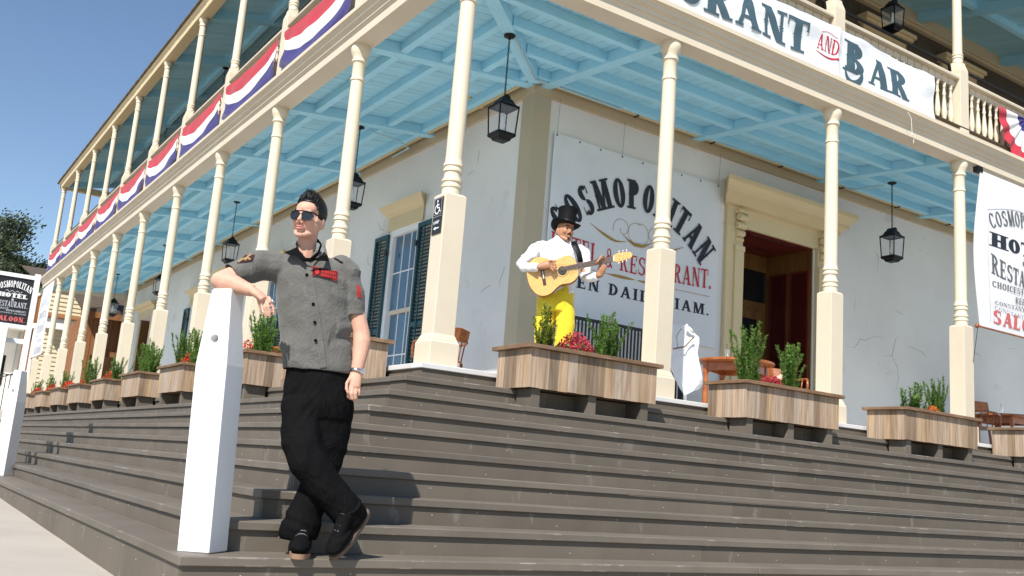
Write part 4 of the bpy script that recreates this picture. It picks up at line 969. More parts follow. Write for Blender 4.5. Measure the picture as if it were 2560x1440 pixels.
def flowers(seed, rx, rz_, n_, mat):
    r = random.Random(seed); st = MB(); fl_ = MB(); gl = MB()
    for i in range(26):
        a = r.uniform(0, 2*PI); q = r.random()**.5; e_ = Vector((math.cos(a)*rx*q, math.sin(a)*rx*.75*q, rz_*(1-.55*q*q)*r.uniform(.7, 1)))
        st.tube([(e_.x*.2, e_.y*.2, 0), (e_.x*.7, e_.y*.7, e_.z*.6), e_], .0022, 4, False)
    for i in range(n_):
        a = r.uniform(0, 2*PI); q = r.random()**.5; hh = rz_*(1-.55*q*q)*r.uniform(.55, 1.08)
        c = Vector((math.cos(a)*rx*q, math.sin(a)*rx*.75*q, hh)); nd = Vector((r.gauss(0, 1), r.gauss(0, 1), r.gauss(.6, 1))).normalized(); s_ = nd.orthogonal().normalized(); t_ = nd.cross(s_); k = r.uniform(.006, .013)
        fl_.add([c-s_*k, c-t_*k*.7, c+s_*k, c+t_*k*.7], [(0, 1, 2, 3)])
    for i in range(n_//5):
        a = r.uniform(0, 2*PI); q = r.random()**.5; c = Vector((math.cos(a)*rx*q, math.sin(a)*rx*.75*q, rz_*r.uniform(.1, .6))); nd = Vector((r.gauss(0, 1), r.gauss(0, 1), r.gauss(.4, .7))).normalized(); s_ = nd.orthogonal().normalized(); t_ = nd.cross(s_); k = r.uniform(.008, .018)
        gl.add([c-s_*k, c-t_*k*.6, c+s_*k, c+t_*k*.6], [(0, 1, 2, 3)])
    return st, fl_, gl
RV = [rosemary(1, .40, .30, 24), rosemary(2, .52, .22, 22), rosemary(3, .42, .45, 20), rosemary(4, .40, .8, 22), rosemary(5, .50, .38, 26), rosemary(6, .26, .5, 14)]
FV = [flowers(1, .22, .24, 1500, 'flower_red'), flowers(2, .15, .18, 800, 'flower_red'), flowers(3, .15, .22, 600, 'flower_scarlet')]
def put_plant(kind, var, mat, label, parent_t, lx, ly, sc=1., rz=None):
    t, L_ = parent_t; ca, sa = math.cos(t.rotation_euler.z), math.sin(t.rotation_euler.z)
    loc = Vector((t.location.x+ca*lx-sa*ly, t.location.y+sa*lx+ca*ly, t.location.z+.438))
    p = thing('rosemary_shrub' if kind == 'r' else 'flower_plant', label, 'shrub' if kind == 'r' else 'flowers', loc, R_.uniform(0, 6) if rz is None else rz, 'rosemary shrubs in the planters' if kind == 'r' else 'flowers in the planters')
    p.scale = (sc, sc, sc)
    V_ = RV[var] if kind == 'r' else FV[var]
    if kind == 'r': proto(('rs', var), V_[0], 'stem', 'bark', p, (0, 0, 0)); proto(('rl', var, mat), V_[1], 'foliage', mat, p, (0, 0, 0))
    else: proto(('fs', var), V_[0], 'stem', 'bark', p, (0, 0, 0)); proto(('fp', var, mat), V_[1], 'blossom', mat, p, (0, 0, 0)); proto(('fg', var), V_[2], 'foliage', 'rosemary', p, (0, 0, 0))
P_ = planters
put_plant('r', 0, 'rosemary_yellow', 'yellow-green bushy shrub in front of the guitarist\'s legs', P_[0], -.42, .22, 1.12)
put_plant('f', 0, 'flower_red', 'broad clump of dark red flowers below the guitarist', P_[0], -.10, .2, 1.05)
put_plant('r', 2, 'rosemary', 'forked green shrub right of the red flowers, before the black railing', P_[0], .30, .24, 1.25)
put_plant('r', 1, 'rosemary', 'tall upright shrub at the left of the planter by the doorway', P_[1], -.40, .24, 1.32)
put_plant('f', 1, 'flower_red', 'small red flower clump in the planter by the doorway', P_[1], -.12, .2, 1.0)
put_plant('r', 4, 'rosemary', 'tall forked shrub at the right of the planter by the doorway', P_[1], .22, .24, 1.2)
put_plant('r', 5, 'rosemary', 'slanting small shrub at the left of the planter with orange flowers', P_[2], -.20, .24, 1.6)
put_plant('f', 1, 'flower_orange', 'orange and red flower clump in the planter below the cracked wall', P_[2], .03, .16, .85)
put_plant('r', 1, 'rosemary', 'narrow dark shrub right of the orange flowers', P_[2], .24, .22, 1.0)
put_plant('r', 1, 'rosemary', 'tall shrub at the very right edge of the photo', P_[3], .06, .24, .95)
lw = ['planter behind the man in grey', 'planter between the white post and the man', 'planter just left of the white post', 'second planter left of the white post', 'third planter left of the white post', 'fourth planter left of the white post', 'fifth planter left of the white post', 'second planter from the far left end', 'last planter at the far left end']
spec = [[('r', 3, .1)], [('r', 4, .25), ('f', 2, -.12), ('r', 3, .42)], [('r', 1, -.42), ('f', 2, -.12), ('r', 4, .2), ('r', 5, .5)], [('r', 4, -.25), ('r', 3, .18), ('r', 1, .0)], [('f', 2, -.22), ('r', 3, .2), ('r', 5, -.42)], [('f', 2, -.16), ('r', 1, .2), ('r', 5, -.4)], [('f', 2, -.05), ('r', 3, -.35), ('f', 1, .3)], [('f', 2, .1), ('r', 0, -.2)], [('r', 0, -.1), ('f', 2, .25)]]
pos_w = ['at the near end of', 'in the middle of', 'at the far end of', 'beside the flowers in']
for i, s_ in enumerate(spec):
    for j, (k, v_, lx) in enumerate(s_):
        lab = (['leafy sprays ','upright sprays ','arching sprays ','low sprays '][(j+v_) % 4] if k == 'r' else 'scarlet flowers ')+('at the near end of the ' if lx > .15 else 'at the far end of the ' if lx < -.15 else 'in the middle of the ')+lw[i]
        put_plant(k, v_, 'rosemary' if k == 'r' else 'flower_scarlet', lab, P_[4+i], lx, .25, 1.18 if k == 'r' else 1.15)

# ================================================================== lanterns
def lantern(label, x, y, zt, chain, rz=PI/4*0):
    """hanging carriage lantern: z of mounting plate, chain length"""
    t = thing('hanging_lantern', label, 'lantern', (x, y, zt), rz, 'black hanging porch lanterns')
    proto('l_can', MB().lathe([(.066, 0), (.066, -.012), (.05, -.022), (.012, -.03), (.012, -.05)], n=18), 'ceiling_plate', 'black_metal', t, (0, 0, 0), smooth='auto')
    mb = MB(); z = -.045; i = 0
    while z > -chain:
        c = []; hh = .021; ww = .009
        for k in range(9):
            a = 2*PI*k/8; p = (ww*math.cos(a), 0, z-hh+hh*1.15*math.sin(a)); c.append((p[0], 0, p[2]) if i % 2 == 0 else (0, p[0], p[2]))
        mb.tube(c, .0038, 5, False); z -= .036; i += 1
    proto(('l_ch', chain), mb, 'chain', 'black_metal', t, (0, 0, 0))
    z0 = -chain
    w1, w2, hb = .122, .106, .315
    ct = MB()
    ct.tube([(0, -.062, z0-.035), (0, .062, z0-.035)], .042, 14).tube([(0, 0, z0+.0), (0, 0, z0-.02)], .018, 8)
    ct.add(*sq_raw([(.055, z0-.035), (.075, z0-.06), (.085, z0-.085), (.105, z0-.115), (.130, z0-.125), (.130, z0-.135)]))
    proto(('l_cap', chain), ct, 'cap', 'black_metal', t, (0, 0, 0), smooth='auto')
    zt_, zb = z0-.135, z0-.135-hb
    fr = MB()
    for sx in (-1, 1):
        for sy_ in (-1, 1): fr.tube([(sx*w1, sy_*w1, zt_), (sx*w2, sy_*w2, zb)], .0085, 4)
    for s in (-1, 1):
        for a, b_ in ((zt_-.006, w1), (zb+.006, w2)):
            fr.tube([(s*b_, -b_, a), (s*b_, b_, a)], .007, 4); fr.tube([(-b_, s*b_, a), (b_, s*b_, a)], .007, 4)
    proto(('l_fr', chain), fr, 'frame', 'black_metal', t, (0, 0, 0))
    for i in range(4):
        g = proto(('l_gl', chain), MB().add([(-w1+.01, -w1+.003, zt_), (w1-.01, -w1+.003, zt_), (w2-.01, -w2+.003, zb), (-w2+.01, -w2+.003, zb), (-w1+.01, -w1+.006, zt_), (w1-.01, -w1+.006, zt_), (w2-.01, -w2+.006, zb), (-w2+.01, -w2+.006, zb)], [(0, 1, 2, 3), (7, 6, 5, 4)]), 'pane', 'lamp_glass', t, (0, 0, 0))
        g.rotation_euler = (0, 0, i*PI/2)
    proto(('l_bs', chain), MB().add(*sq_raw([(.112, zb), (.118, zb-.012), (.105, zb-.03), (.082, zb-.045), (.07, zb-.07), (.045, zb-.075)])), 'base', 'black_metal', t, (0, 0, 0))
    proto(('l_bulb', chain), MB().lathe([(.022, zb+.0), (.022, zb+.05), (.03, zb+.07), (.034, zb+.11), (.026, zb+.15), (.016, zb+.19), (.018, zb+.25)], n=12), 'lamp_chimney', 'bulb', t, (0, 0, 0), smooth=True)
    return t
def sq_raw(prof):
    vs = []; fs = []
    for h, z in prof: vs += [(-h, -h, z), (h, -h, z), (h, h, z), (-h, h, z)]
    for j in range(len(prof)-1):
        for i in range(4): k = (i+1) % 4; fs.append((j*4+i, j*4+4+i, j*4+4+k, j*4+k))
    fs += [(0, 1, 2, 3), tuple((len(prof)-1)*4+i for i in range(4))[::-1]]
    return vs, fs
lantern('black lantern hanging on a chain in front of the building corner', 1.232, 1.229, BZ, .72)
lantern('black lantern hanging right of the main doorway', 8.342, 1.355, BZ, .72)
for y, lb in ((5.2, 'black lantern half hidden behind the column right of the man in grey'), (10.88, 'black lantern left of the man\'s shoulder'), (16.33, 'small black lantern halfway down the left porch'), (21.7, 'farthest black lantern on the lower left porch')):
    lantern(lb, 1.24, y, BZ, .72)
lantern('black lantern hanging upstairs at the top right', 8.28, 1.3, 7.52, .60)
for y, lb in ((7.9, 'upstairs lantern nearest on the left balcony'), (13.2, 'upstairs lantern in the middle of the left balcony'), (18.3, 'farthest upstairs lantern on the left balcony')): lantern(lb, 1.25, y, 7.52, .5)
# ================================================================== people
from mathutils.bvhtree import BVHTree
def voxel(mb, size, smooth_it=4, name='tmp', fold=None):
    me = bpy.data.meshes.new(name); me.from_pydata([tuple(v) for v in mb.v], [], mb.f); me.update()
    o = bpy.data.objects.new(name, me); col.objects.link(o)
    bm = bmesh.new(); bm.from_mesh(me); bmesh.ops.recalc_face_normals(bm, faces=bm.faces); bm.to_mesh(me); bm.free()
    m_ = o.modifiers.new('r', 'REMESH'); m_.mode = 'VOXEL'; m_.voxel_size = size
    dg = bpy.context.evaluated_depsgraph_get(); out = bpy.data.meshes.new_from_object(o.evaluated_get(dg))
    bpy.data.objects.remove(o)
    bm = bmesh.new(); bm.from_mesh(out)
    for _ in range(smooth_it): bmesh.ops.smooth_vert(bm, verts=bm.verts, factor=.5, use_axis_x=True, use_axis_y=True, use_axis_z=True)
    if fold:
        bm.normal_update(); nv = [(v, v.co+v.normal*fold(v.co)) for v in bm.verts]
        for v, c in nv: v.co = c
    for f in bm.faces: f.smooth = True
    bm.to_mesh(out); bm.free(); out.name = name
    return out
class Frame:
    """vertical plane facing the camera through a standing point; pixels become positions on it"""
    def __init__(s, o):
        s.o = Vector(o); d = s.o-CAM; d.z = 0; s.ey = d.normalized(); s.ex = Vector((s.ey.y, -s.ey.x, 0)); s.ez = Vector((0, 0, 1))
    def p(s, u, v, d=0.):
        r = ray(u, v); k = ((s.o-CAM).dot(s.ey)+d)/r.dot(s.ey); return CAM+r*k
def loft(mb, rows, F, n=20, cap=True):
    """rows: (u, v, d, half width m, half depth m) ; horizontal ellipses facing the camera"""
    vs = []; fs = []
    for u, v, d, a, b in rows:
        c = F.p(u, v, d); vs += [c+F.ex*a*math.cos(2*PI*i/n)+F.ey*b*math.sin(2*PI*i/n) for i in range(n)]
    for j in range(len(rows)-1):
        for i in range(n): k = (i+1) % n; fs.append((j*n+i, j*n+k, (j+1)*n+k, (j+1)*n+i))
    if cap: fs += [tuple(range(n)), tuple((len(rows)-1)*n+i for i in range(n))]
    mb.add(vs, fs)
def limb(mb, F, pts, n=12):
    """pts: (u,v,d,r)"""
    P = [F.p(u, v, d) if not isinstance(u, Vector) else u for u, v, d, r in pts]; mb.tube(P, [q[3] for q in pts], n)
    for p, q in zip(P, pts): mb.ball(p, q[3]*.98, 12, 8)
def head_parts(mb, T, ear=1):
    """head in local space (x viewer right, -y towards the face), T maps local to world"""
    def ball(c, r): 
        b = MB().ball((0, 0, 0), r, 16, 12); mb.add([T(v+Vector(c)) for v in b.v], b.f)
    def tb(p, r):
        b = MB().tube(p, r, 10); mb.add([T(v) for v in b.v], b.f)
    ball((0, .016, .042), (.076, .095, .086)); ball((0, -.028, -.022), (.064, .066, .086)); ball((0, -.045, .045), (.060, .05, .048))
    ball((0, -.074, -.106), (.024, .020, .018)); 
    for s in (-1, 1):
        tb([(s*.053, .0, -.05), (s*.043, -.03, -.082), (s*.016, -.072, -.106)], [.021, .019, .016])
        ball((s*.034, -.068, -.028), (.026, .024, .028)); ball((s*.058, -.01, -.03), (.018, .04, .05))
        if ear: ball((s*.079, .016, -.018), (.010, .021, .033)); ball((s*.076, .008, -.038), (.009, .012, .014))
        tb([(s*.012, -.090, .018), (s*.045, -.075, .02)], [.010, .010]); ball((s*.013, -.103, -.044), (.009, .010, .008))
    tb([(0, -.088, .01), (0, -.104, -.018), (0, -.117, -.038)], [.010, .011, .0125])
    ball((0, -.088, -.072), (.026, .014, .018))
    tb([(0, .022, -.05), (0, .026, -.13), (0, .036, -.235)], [.055, .054, .066])
def mesh_obj(name, me, mat, parent, **kw):
    for v in me.vertices: v.co -= parent.location
    me.materials.clear(); me.materials.append(M[mat])
    o = bpy.data.objects.new(name, me); col.objects.link(o); o.parent = parent
    return o
def bvh_of(me, org):
    return BVHTree.FromPolygons([v.co+org for v in me.vertices], [tuple(p.vertices) for p in me.polygons])
def snap(bvh, u, v, off=.003, fallback=None):
    r = ray(u, v).normalized(); h = bvh.ray_cast(CAM, r)
    if h[0] is None: return fallback
    return h[0]-r*off
def decal(bvh, quad, nu, nv, off, name, mat, parent, org):
    (a, b, c, d) = [Vector(q) for q in quad]; vs = []; last = None
    for j in range(nv+1):
        for i in range(nu+1):
            s, t = i/nu, j/nv; q = a.lerp(b, s).lerp(d.lerp(c, s), t); p = snap(bvh, q.x, q.y, off, last); last = p if p is not None else last; vs.append(p)
    if any(v is None for v in vs): return None
    fs = [(j*(nu+1)+i, (j+1)*(nu+1)+i, (j+1)*(nu+1)+i+1, j*(nu+1)+i+1) for j in range(nv) for i in range(nu)]
    return MB(org).add(vs, fs).build(name, mat, parent, smooth=True)
def button(bvh, u, v, r, name, mat, parent, org, off=.004):
    p = snap(bvh, u, v, off)
    if p is None: return
    d = (CAM-p).normalized(); s = d.orthogonal().normalized(); t = d.cross(s)
    MB(org).prism([p+(s*math.cos(i*PI/6)+t*math.sin(i*PI/6))*r for i in range(12)], d*.003).build(name, mat, parent)

# ---------------------------------------------------------------- the man leaning on the post
FM = Frame((-2.065, -2.565, -1.331)); o1 = FM.o.copy(); P1 = FM.p
man = thing('person', 'man in grey short-sleeved shirt, black trousers and sunglasses leaning on the white post', 'person', o1)
body = MB()
hc = P1(772, 549, -.02); yaw, tilt, hs = math.radians(-24), math.radians(1), .96
Rh = Matrix((FM.ex, FM.ey, FM.ez)).transposed() @ Matrix.Rotation(math.radians(3), 3, 'Y') @ Matrix.Rotation(yaw, 3, 'Z') @ Matrix.Rotation(tilt, 3, 'X')
TH = lambda v: hc+Rh @ (Vector(v)*hs)
head_parts(body, TH)
loft(body, [(795, 985, .05, .13, .09), (792, 900, .05, .14, .09), (787, 800, .05, .14, .09), (783, 720, .05, .155, .095), (779, 675, .05, .16, .085), (776, 650, .04, .11, .07), (775, 630, .04, .06, .055)], FM)
el = P1(549, 702, -.085)
limb(body, FM, [(672, 665, .03, .062), (610, 680, -.03, .056), (el, 0, 0, .047)])
wr = P1(632, 727, -.17)
body.tube([el, el.lerp(wr, .35)+Vector((0, 0, .005)), el.lerp(wr, .8), wr], [.047, .052, .036, .031], 14)
body.tube([wr, P1(648, 738, -.19), P1(663, 751, -.20)], [(.024, .034), (.022, .042), (.020, .043)], 14, up=(0, 0, 1))
def finger(F, pts, r=.0105):
    r *= .80
    body.tube([F.p(*q) for q in pts], [r*(1.08-.09*i) for i in range(len(pts))], 10)
    body.ball(F.p(*pts[-1]), r*.82, 10, 8)
    for q in pts[1:-1]: body.ball(F.p(*q), r*1.04, 10, 8)
finger(FM, [(645, 747, -.185), (648, 762, -.192), (651, 776, -.186), (653, 786, -.180)], .0095)
finger(FM, [(654, 748, -.20), (661, 768, -.215), (664, 784, -.210), (665, 795, -.205)])
finger(FM, [(663, 747, -.205), (671, 766, -.222), (674, 780, -.218), (675, 792, -.212)])
finger(FM, [(671, 742, -.20), (680, 756, -.218), (684, 772, -.215), (685, 786, -.21)], .0105)
finger(FM, [(650, 745, -.17), (660, 762, -.155), (668, 775, -.15)], .0115)
limb(body, FM, [(858, 680, .05, .05), (884, 760, .04, .05), (903, 832, .03, .046)])
wr2 = P1(891, 931, -.02)
body.tube([P1(903, 832, .03), P1(905, 855, .02), P1(898, 900, -.005), wr2], [.046, .048, .037, .031], 14)
body.tube([wr2, P1(887, 950, -.03), P1(884, 968, -.035)], [(.030, .024), (.036, .024), (.036, .022)], 14, up=tuple(FM.ex))
finger(FM, [(874, 966, -.045), (869, 980, -.055), (871, 992, -.05), (876, 998, -.04)], .0105)
finger(FM, [(882, 968, -.045), (879, 985, -.058), (881, 997, -.052), (886, 1001, -.04)], .011)
finger(FM, [(890, 968, -.04), (889, 984, -.052), (890, 995, -.046), (893, 999, -.034)], .0105)
finger(FM, [(897, 964, -.03), (898, 978, -.04), (898, 988, -.036)], .0095)
finger(FM, [(876, 944, -.04), (867, 958, -.062), (866, 972, -.07), (870, 982, -.072)], .0115)
mesh_obj('body', voxel(body, .0042, 3, 'body'), 'skin', man)
# lips
for dz, h_ in ((-.066, .0055), (-.0785, .0065)):
    b = MB().tube([(-.026, -.088, -.072), (-.012, -.1015, dz+.002), (0, -.1045, dz), (.012, -.1015, dz+.002), (.026, -.088, -.072)], [.001, h_*.8, h_, h_*.8, .001], 8)
    MB(o1).add([TH(v) for v in b.v], b.f).build('lip', 'lips', man, smooth=True)
# hair: cap plus upswept locks
hb = MB().ball((0, .018, .045), (.0825, .101, .092), 36, 24); keep = []
for f in hb.f:
    c = sum((hb.v[i] for i in f), Vector())/len(f); x, y, z = c
    lim = .085 if y < -.055 else (.085-(y+.055)*2.6 if y < .0 else (-.055 if y < .02 else -.055-.03*min(1, (y-.02)/.05)))
    if abs(x) > .06 and y < .0: lim = max(lim, -.01)
    if abs(x) > .055 and -.005 < y < .04: lim = max(lim, .012)
    if z > lim: keep.append(f)
hm = MB(o1); hm.add([TH(v) for v in hb.v], keep); cap_o = hm.build('hair', 'hair', man, smooth=True)
md = cap_o.modifiers.new('s', 'SOLIDIFY'); md.thickness = .006; md.offset = 0
rh = random.Random(5); lk = MB(o1)
for i in range(900):
    x = rh.uniform(-1, 1)*.066; y = rh.uniform(-.07, .085)
    q_ = 1-(x/.0825)**2-((y-.018)/.101)**2
    if q_ < .12: continue
    z = .045+.092*math.sqrt(q_); fr_ = max(0, min(1, (.05-y)/.10))
    cl_ = .10*math.sin(x*190)+.10*math.sin(y*150+x*60)                     # clumps
    up = Vector((x*2.5+cl_*.5, .10+.55*(1-fr_)+cl_*.4, .35+.75*fr_)).normalized(); L_ = (.014+.046*fr_**1.3)*rh.uniform(.7, 1.15)*(1-.45*abs(x)/.066)
    p = Vector((x, y, z-.004)); q = p+up*L_*.55+Vector((0, -.003, .003)); e_ = p+up*L_+Vector((0, .006, 0))
    b = MB().tube([p, q, e_], [.0026, .0022, .0005], 4); lk.add([TH(v) for v in b.v], b.f)
lk.build('hair_locks', 'hair', man, smooth=True)['kind'] = 'stuff'
# sunglasses
gl = bpy.data.objects.new('sunglasses', None); col.objects.link(gl); gl.parent = man
def gb(mb, name, mat, par): return MB(o1).add([TH(v) for v in mb.v], mb.f).build(name, mat, par, smooth='auto')
fr = MB().tube([(-.066, -.082, .017), (-.03, -.106, .020), (0, -.110, .019), (.03, -.106, .020), (.066, -.082, .017)], .0035, 8)
bpy.data.objects.remove(gl); gl = gb(fr, 'sunglasses', 'black_metal', man)
for s in (-1, 1):
    out = []
    for i in range(20):
        a = 2*PI*i/20; x = .030*math.cos(a)+.0035*math.cos(2*a); z = .028*math.sin(a)*(1 if math.sin(a) < 0 else .70)
        x = s*(.0345+x*(1 if True else 1)-.003*math.sin(a)); y = -.108+.013*((abs(x)-.01)/.05)**2*1.35; out.append(Vector((x, y, z-.002)))
    gb(MB().prism(out, (0, .003, 0)), 'lens', 'lens', gl)
    gb(MB().tube(out+[out[0]], .0024, 6, False), 'rim', 'black_metal', gl)
    gb(MB().tube([(s*.066, -.082, .015), (s*.076, -.04, .012), (s*.080, .01, .006)], (.0035, .0055, .003) if False else [.0042, .0042, .003], 6), 'temple', 'black_metal', gl)
# shirt
sh_ = MB()
loft(sh_, [(796, 930, .04, .181, .132), (795, 915, .04, .183, .134), (791, 860, .04, .187, .138), (788, 800, .04, .188, .14), (785, 745, .04, .198, .142), (781, 700, .04, .208, .14), (777, 668, .04, .205, .118), (775, 648, .04, .150, .098), (774, 637, .035, .098, .085), (774, 630, .03, .074, .074)], FM, 28)
limb(sh_, FM, [(690, 668, .03, .086), (655, 664, .01, .084), (622, 672, -.02, .075)])
sh_.tube([P1(655, 664, .01), P1(620, 672, -.025), P1(592, 684, -.045), P1(579, 690, -.055)], [.083, .076, .070, .071], 16)
limb(sh_, FM, [(850, 675, .04, .088), (868, 690, .04, .080)])
sh_.tube([P1(866, 690, .04), P1(878, 725, .04), P1(882, 765, .035), P1(883, 792, .035)], [.078, .070, .064, .066], 16)
def shirt_fold(c):
    q = c-o1; x, z = q.dot(FM.ex), q.z
    f = .008*(1-2*abs(noise.noise(Vector((x*3.2+z*1.6, z*3.4-x*2.2, 1)))))+.006*(1-2*abs(noise.noise(Vector((x*7+z*5, z*7-x*4, 4)))))-.008+.003*fbm(x*16, z*11, 6)
    f += .012*math.exp(-((z-(1.13+.35*x))/.035)**2)*(1 if x > .05 else 0)-.010*math.exp(-((z-(1.07+.45*x))/.03)**2)*(1 if x > .02 else 0)
    return f
smesh = voxel(sh_, .0065, 4, 'shirt', shirt_fold)
bm = bmesh.new(); bm.from_mesh(smesh)                               # open the cuffs and the hem, give the cloth an edge
dl = []
hemz = o1.z
def to_px(P): q = P-CAM; z_ = q.dot(AF); return 1280+FPX*q.dot(AX)/z_, 720-FPX*q.dot(AU)/z_
def in_v(u, v): return 600 < v < 653 and u > 741+(v-612)*.70 and u < 801-(v-612)*.78
for f in bm.faces:
    c = f.calc_center_median(); n_ = f.normal
    if c.z > o1.z+1.3 and (CAM-c).dot(n_) > 0 and in_v(*to_px(c)): dl.append(f)
    elif n_.z < -.75 and (c-P1(796, 926, .04)).length < .25 and c.z < P1(796, 922, .04).z: dl.append(f)
    elif (c-P1(883, 795, .035)).length < .068 and n_.z < -.8: dl.append(f)
    elif (c-P1(577, 691, -.056)).length < .085 and n_.dot((P1(577, 691, -.056)-P1(620, 672, -.025)).normalized()) > .8: dl.append(f)
bmesh.ops.delete(bm, geom=dl, context='FACES'); bm.to_mesh(smesh); bm.free()
b1 = bvh_of(smesh, Vector())
shirt = mesh_obj('shirt', smesh, 'shirt_grey', man); md = shirt.modifiers.new('s', 'SOLIDIFY'); md.thickness = .004; md.offset = -1
# collar, placket, buttons, patches
def strip(px, w_, name, mat, off=.004, par=None, n_=None):
    pts = [snap(b1, u, v, off) for u, v in px]; pts = [p for p in pts if p]; mb = MB(o1); vs = []; fs = []
    for i, p in enumerate(pts):
        t = (pts[min(i+1, len(pts)-1)]-pts[max(i-1, 0)]).normalized(); d = (CAM-p).normalized(); s = t.cross(d).normalized()*w_/2; vs += [p-s, p+s]
    fs = [(2*i, 2*i+1, 2*i+3, 2*i+2) for i in range(len(pts)-1)]
    return mb.add(vs, fs).build(name, mat, par or man, smooth=True)
strip([(768+.19*(v-655)-.0005*(v-655)**2*.3, v) for v in range(655, 925, 6)], .034, 'placket', 'shirt_grey', .0045)
for u, v in ((767, 687), (783, 760), (787, 806), (789, 851)): button(b1, u, v, .0085, 'button', 'shirt_black', man, o1, .008)
pt = decal(b1, [(782, 665), (845, 678), (842, 702), (780, 688)], 12, 5, .006, 'chest_patch', 'patch_dark', man, o1)
if pt:
    A_, B_, C_, D_ = [Vector(q) for q in ((782, 665), (845, 678), (842, 702), (780, 688))]
    def pm(a, b, o): q = A_.lerp(B_, a).lerp(D_.lerp(C_, a), b); return snap(b1, q.x, q.y, .0085+o) or Vector(P1(q.x, q.y, -.1))
    rr = random.Random(2); pol = []
    for r0, r1, x0 in ((.18, .48, .36), (.56, .86, .36)):
        x = x0
        while x < .92: w_ = rr.uniform(.03, .055); pol.append([(x, r0), (x+w_, r0+rr.uniform(-.03, .03)), (x+w_, r1), (x+rr.uniform(0, .01), r1)]); x += w_+.022
    pol += [[(.18+.10*math.cos(i*PI/4), .5+.26*math.sin(i*PI/4)) for i in range(8)], [(.14, .8), (.22, .8), (.18, .12)]]
    pol += [_rect(0, 0, 1, .06), _rect(0, .94, 1, 1), _rect(0, .06, .02, .94), _rect(.98, .06, 1, .94)]
    mb = MB(o1)
    for i, p in enumerate(pol): mb.add([pm(a, b, i*.0001) for a, b in p], [tuple(range(len(p)))])
    mb.build('patch_stitching', 'patch_red', pt)
for q, m_, of in (([(612, 634), (640, 632), (632, 655), (586, 660)], 'patch_red', .005), ([(613, 637), (637, 636), (630, 652), (592, 657)], 'patch_dark', .0075)): decal(b1, q, 8, 4, of, 'sleeve_patch', m_, man, o1)
strip([(596, 655), (606, 648), (615, 646), (622, 640), (628, 636)], .012, 'patch_emblem', 'patch_gold', .010); strip([(612, 650), (619, 644), (626, 648)], .008, 'patch_emblem', 'patch_gold', .0105)
decal(b1, [(892, 711), (900, 716), (903, 746), (893, 742)], 4, 6, .005, 'sleeve_badge', 'patch_red', man, o1)
def flap(pts, name, mat, th=.004):
    P = [P1(*q) for q in pts]; n_ = len(P); c = sum(P, Vector())/n_; vs = P+[c+FM.ey*(-.006)]
    MB(o1).add(vs+[v+FM.ey*th for v in vs], [(i, (i+1) % n_, n_) for i in range(n_)]+[(n_+1+(i+1) % n_, n_+1+i, 2*n_+1) for i in range(n_)]+[((i+1) % n_, i, n_+1+i, n_+1+(i+1) % n_) for i in range(n_)]).build(name, mat, man)
flap([(739, 612, -.045), (728, 617, -.055), (712, 631, -.085), (722, 637, -.10), (741, 638, -.115), (757, 650, -.128), (762, 652, -.128), (752, 636, -.105), (743, 622, -.075)], 'collar', 'shirt_black')  # black underside; the shadow inside the open collar is put into its colour
flap([(739, 608, -.03), (726, 615, -.045), (712, 630, -.08), (728, 624, -.078), (741, 618, -.065)], 'collar', 'shirt_grey')
flap([(770, 653, -.135), (784, 647, -.135), (801, 641, -.118), (811, 630, -.095), (820, 640, -.09), (822, 653, -.10), (806, 652, -.122), (788, 651, -.136), (776, 657, -.14)], 'collar', 'shirt_black')  # black piece under the other flap, collar shadow painted in with it
flap([(806, 604, -.01), (815, 620, -.05), (822, 652, -.092), (813, 636, -.098), (802, 642, -.115), (811, 625, -.075)], 'collar', 'shirt_grey')
MB(o1).tube([P1(742, 608, .02), P1(738, 614, -.03), P1(744, 630, -.075), P1(760, 649, -.112), P1(776, 650, -.118), P1(795, 634, -.085), P1(803, 612, -.01), P1(796, 602, .05), P1(770, 600, .09), P1(750, 602, .06), P1(742, 608, .02)], [(.012, .004)]*11, 6, False).build('collar_band', 'shirt_black', man, smooth=True)
for u, v in ((838, 650), (848, 656)): decal(b1, [(u-2, v-6), (u+10, v-1), (u+8, v+2), (u-3, v-3)], 3, 1, .006, 'epaulette', 'shirt_black', man, o1)
# trousers
tr = MB()
loft(tr, [(797, 905, .04, .165, .115), (797, 930, .04, .176, .122), (795, 970, .04, .183, .128), (794, 1010, .04, .185, .128), (794, 1045, .04, .178, .12), (794, 1065, .04, .12, .09)], FM, 24)
tr.tube([P1(754, 1000, .02), P1(754, 1060, -.005), P1(757, 1110, -.04), P1(772, 1155, -.07), P1(812, 1210, -.07), P1(848, 1256, -.055), P1(868, 1282, -.045), P1(876, 1296, -.04)], [.104, .108, .108, .102, .096, .092, .090, .082], 18)
tr.tube([P1(836, 1000, .06), P1(830, 1070, .06), P1(822, 1120, .055), P1(806, 1180, .045), P1(778, 1250, .03), P1(756, 1300, .015), P1(746, 1328, .01), P1(744, 1346, .01)], [.104, .104, .100, .094, .092, .094, .098, .088], 18)
loft(tr, [(794, 1050, .04, .165, .11), (790, 1100, .03, .15, .10), (790, 1140, .02, .11, .08)], FM, 20)
def ridge(x, y, z=0): return (1-abs(noise.noise(Vector((x, y, z))))*2.0)
def tr_fold(c):
    q = c-o1; x, z = q.dot(FM.ex), q.z
    lo = max(0, 1-max(0, z-.05)/.35); kn = math.exp(-((z-.52)/.12)**2); cr = math.exp(-((z-.74)/.12)**2)
    f = .016*lo*ridge(x*3+z*2, z*17+x*6, 1)+.006*kn*ridge(x*8-z*5, z*10+x*9, 2)+.010*cr*ridge(x*9, z*11+abs(x)*14, 3)
    return f+.006*ridge(x*4+3, z*3.4+x*5, 5)-.010+.004*fbm(x*16, z*11, 8)
mesh_obj('trousers', voxel(tr, .0065, 4, 'trousers', tr_fold), 'trouser_black', man)
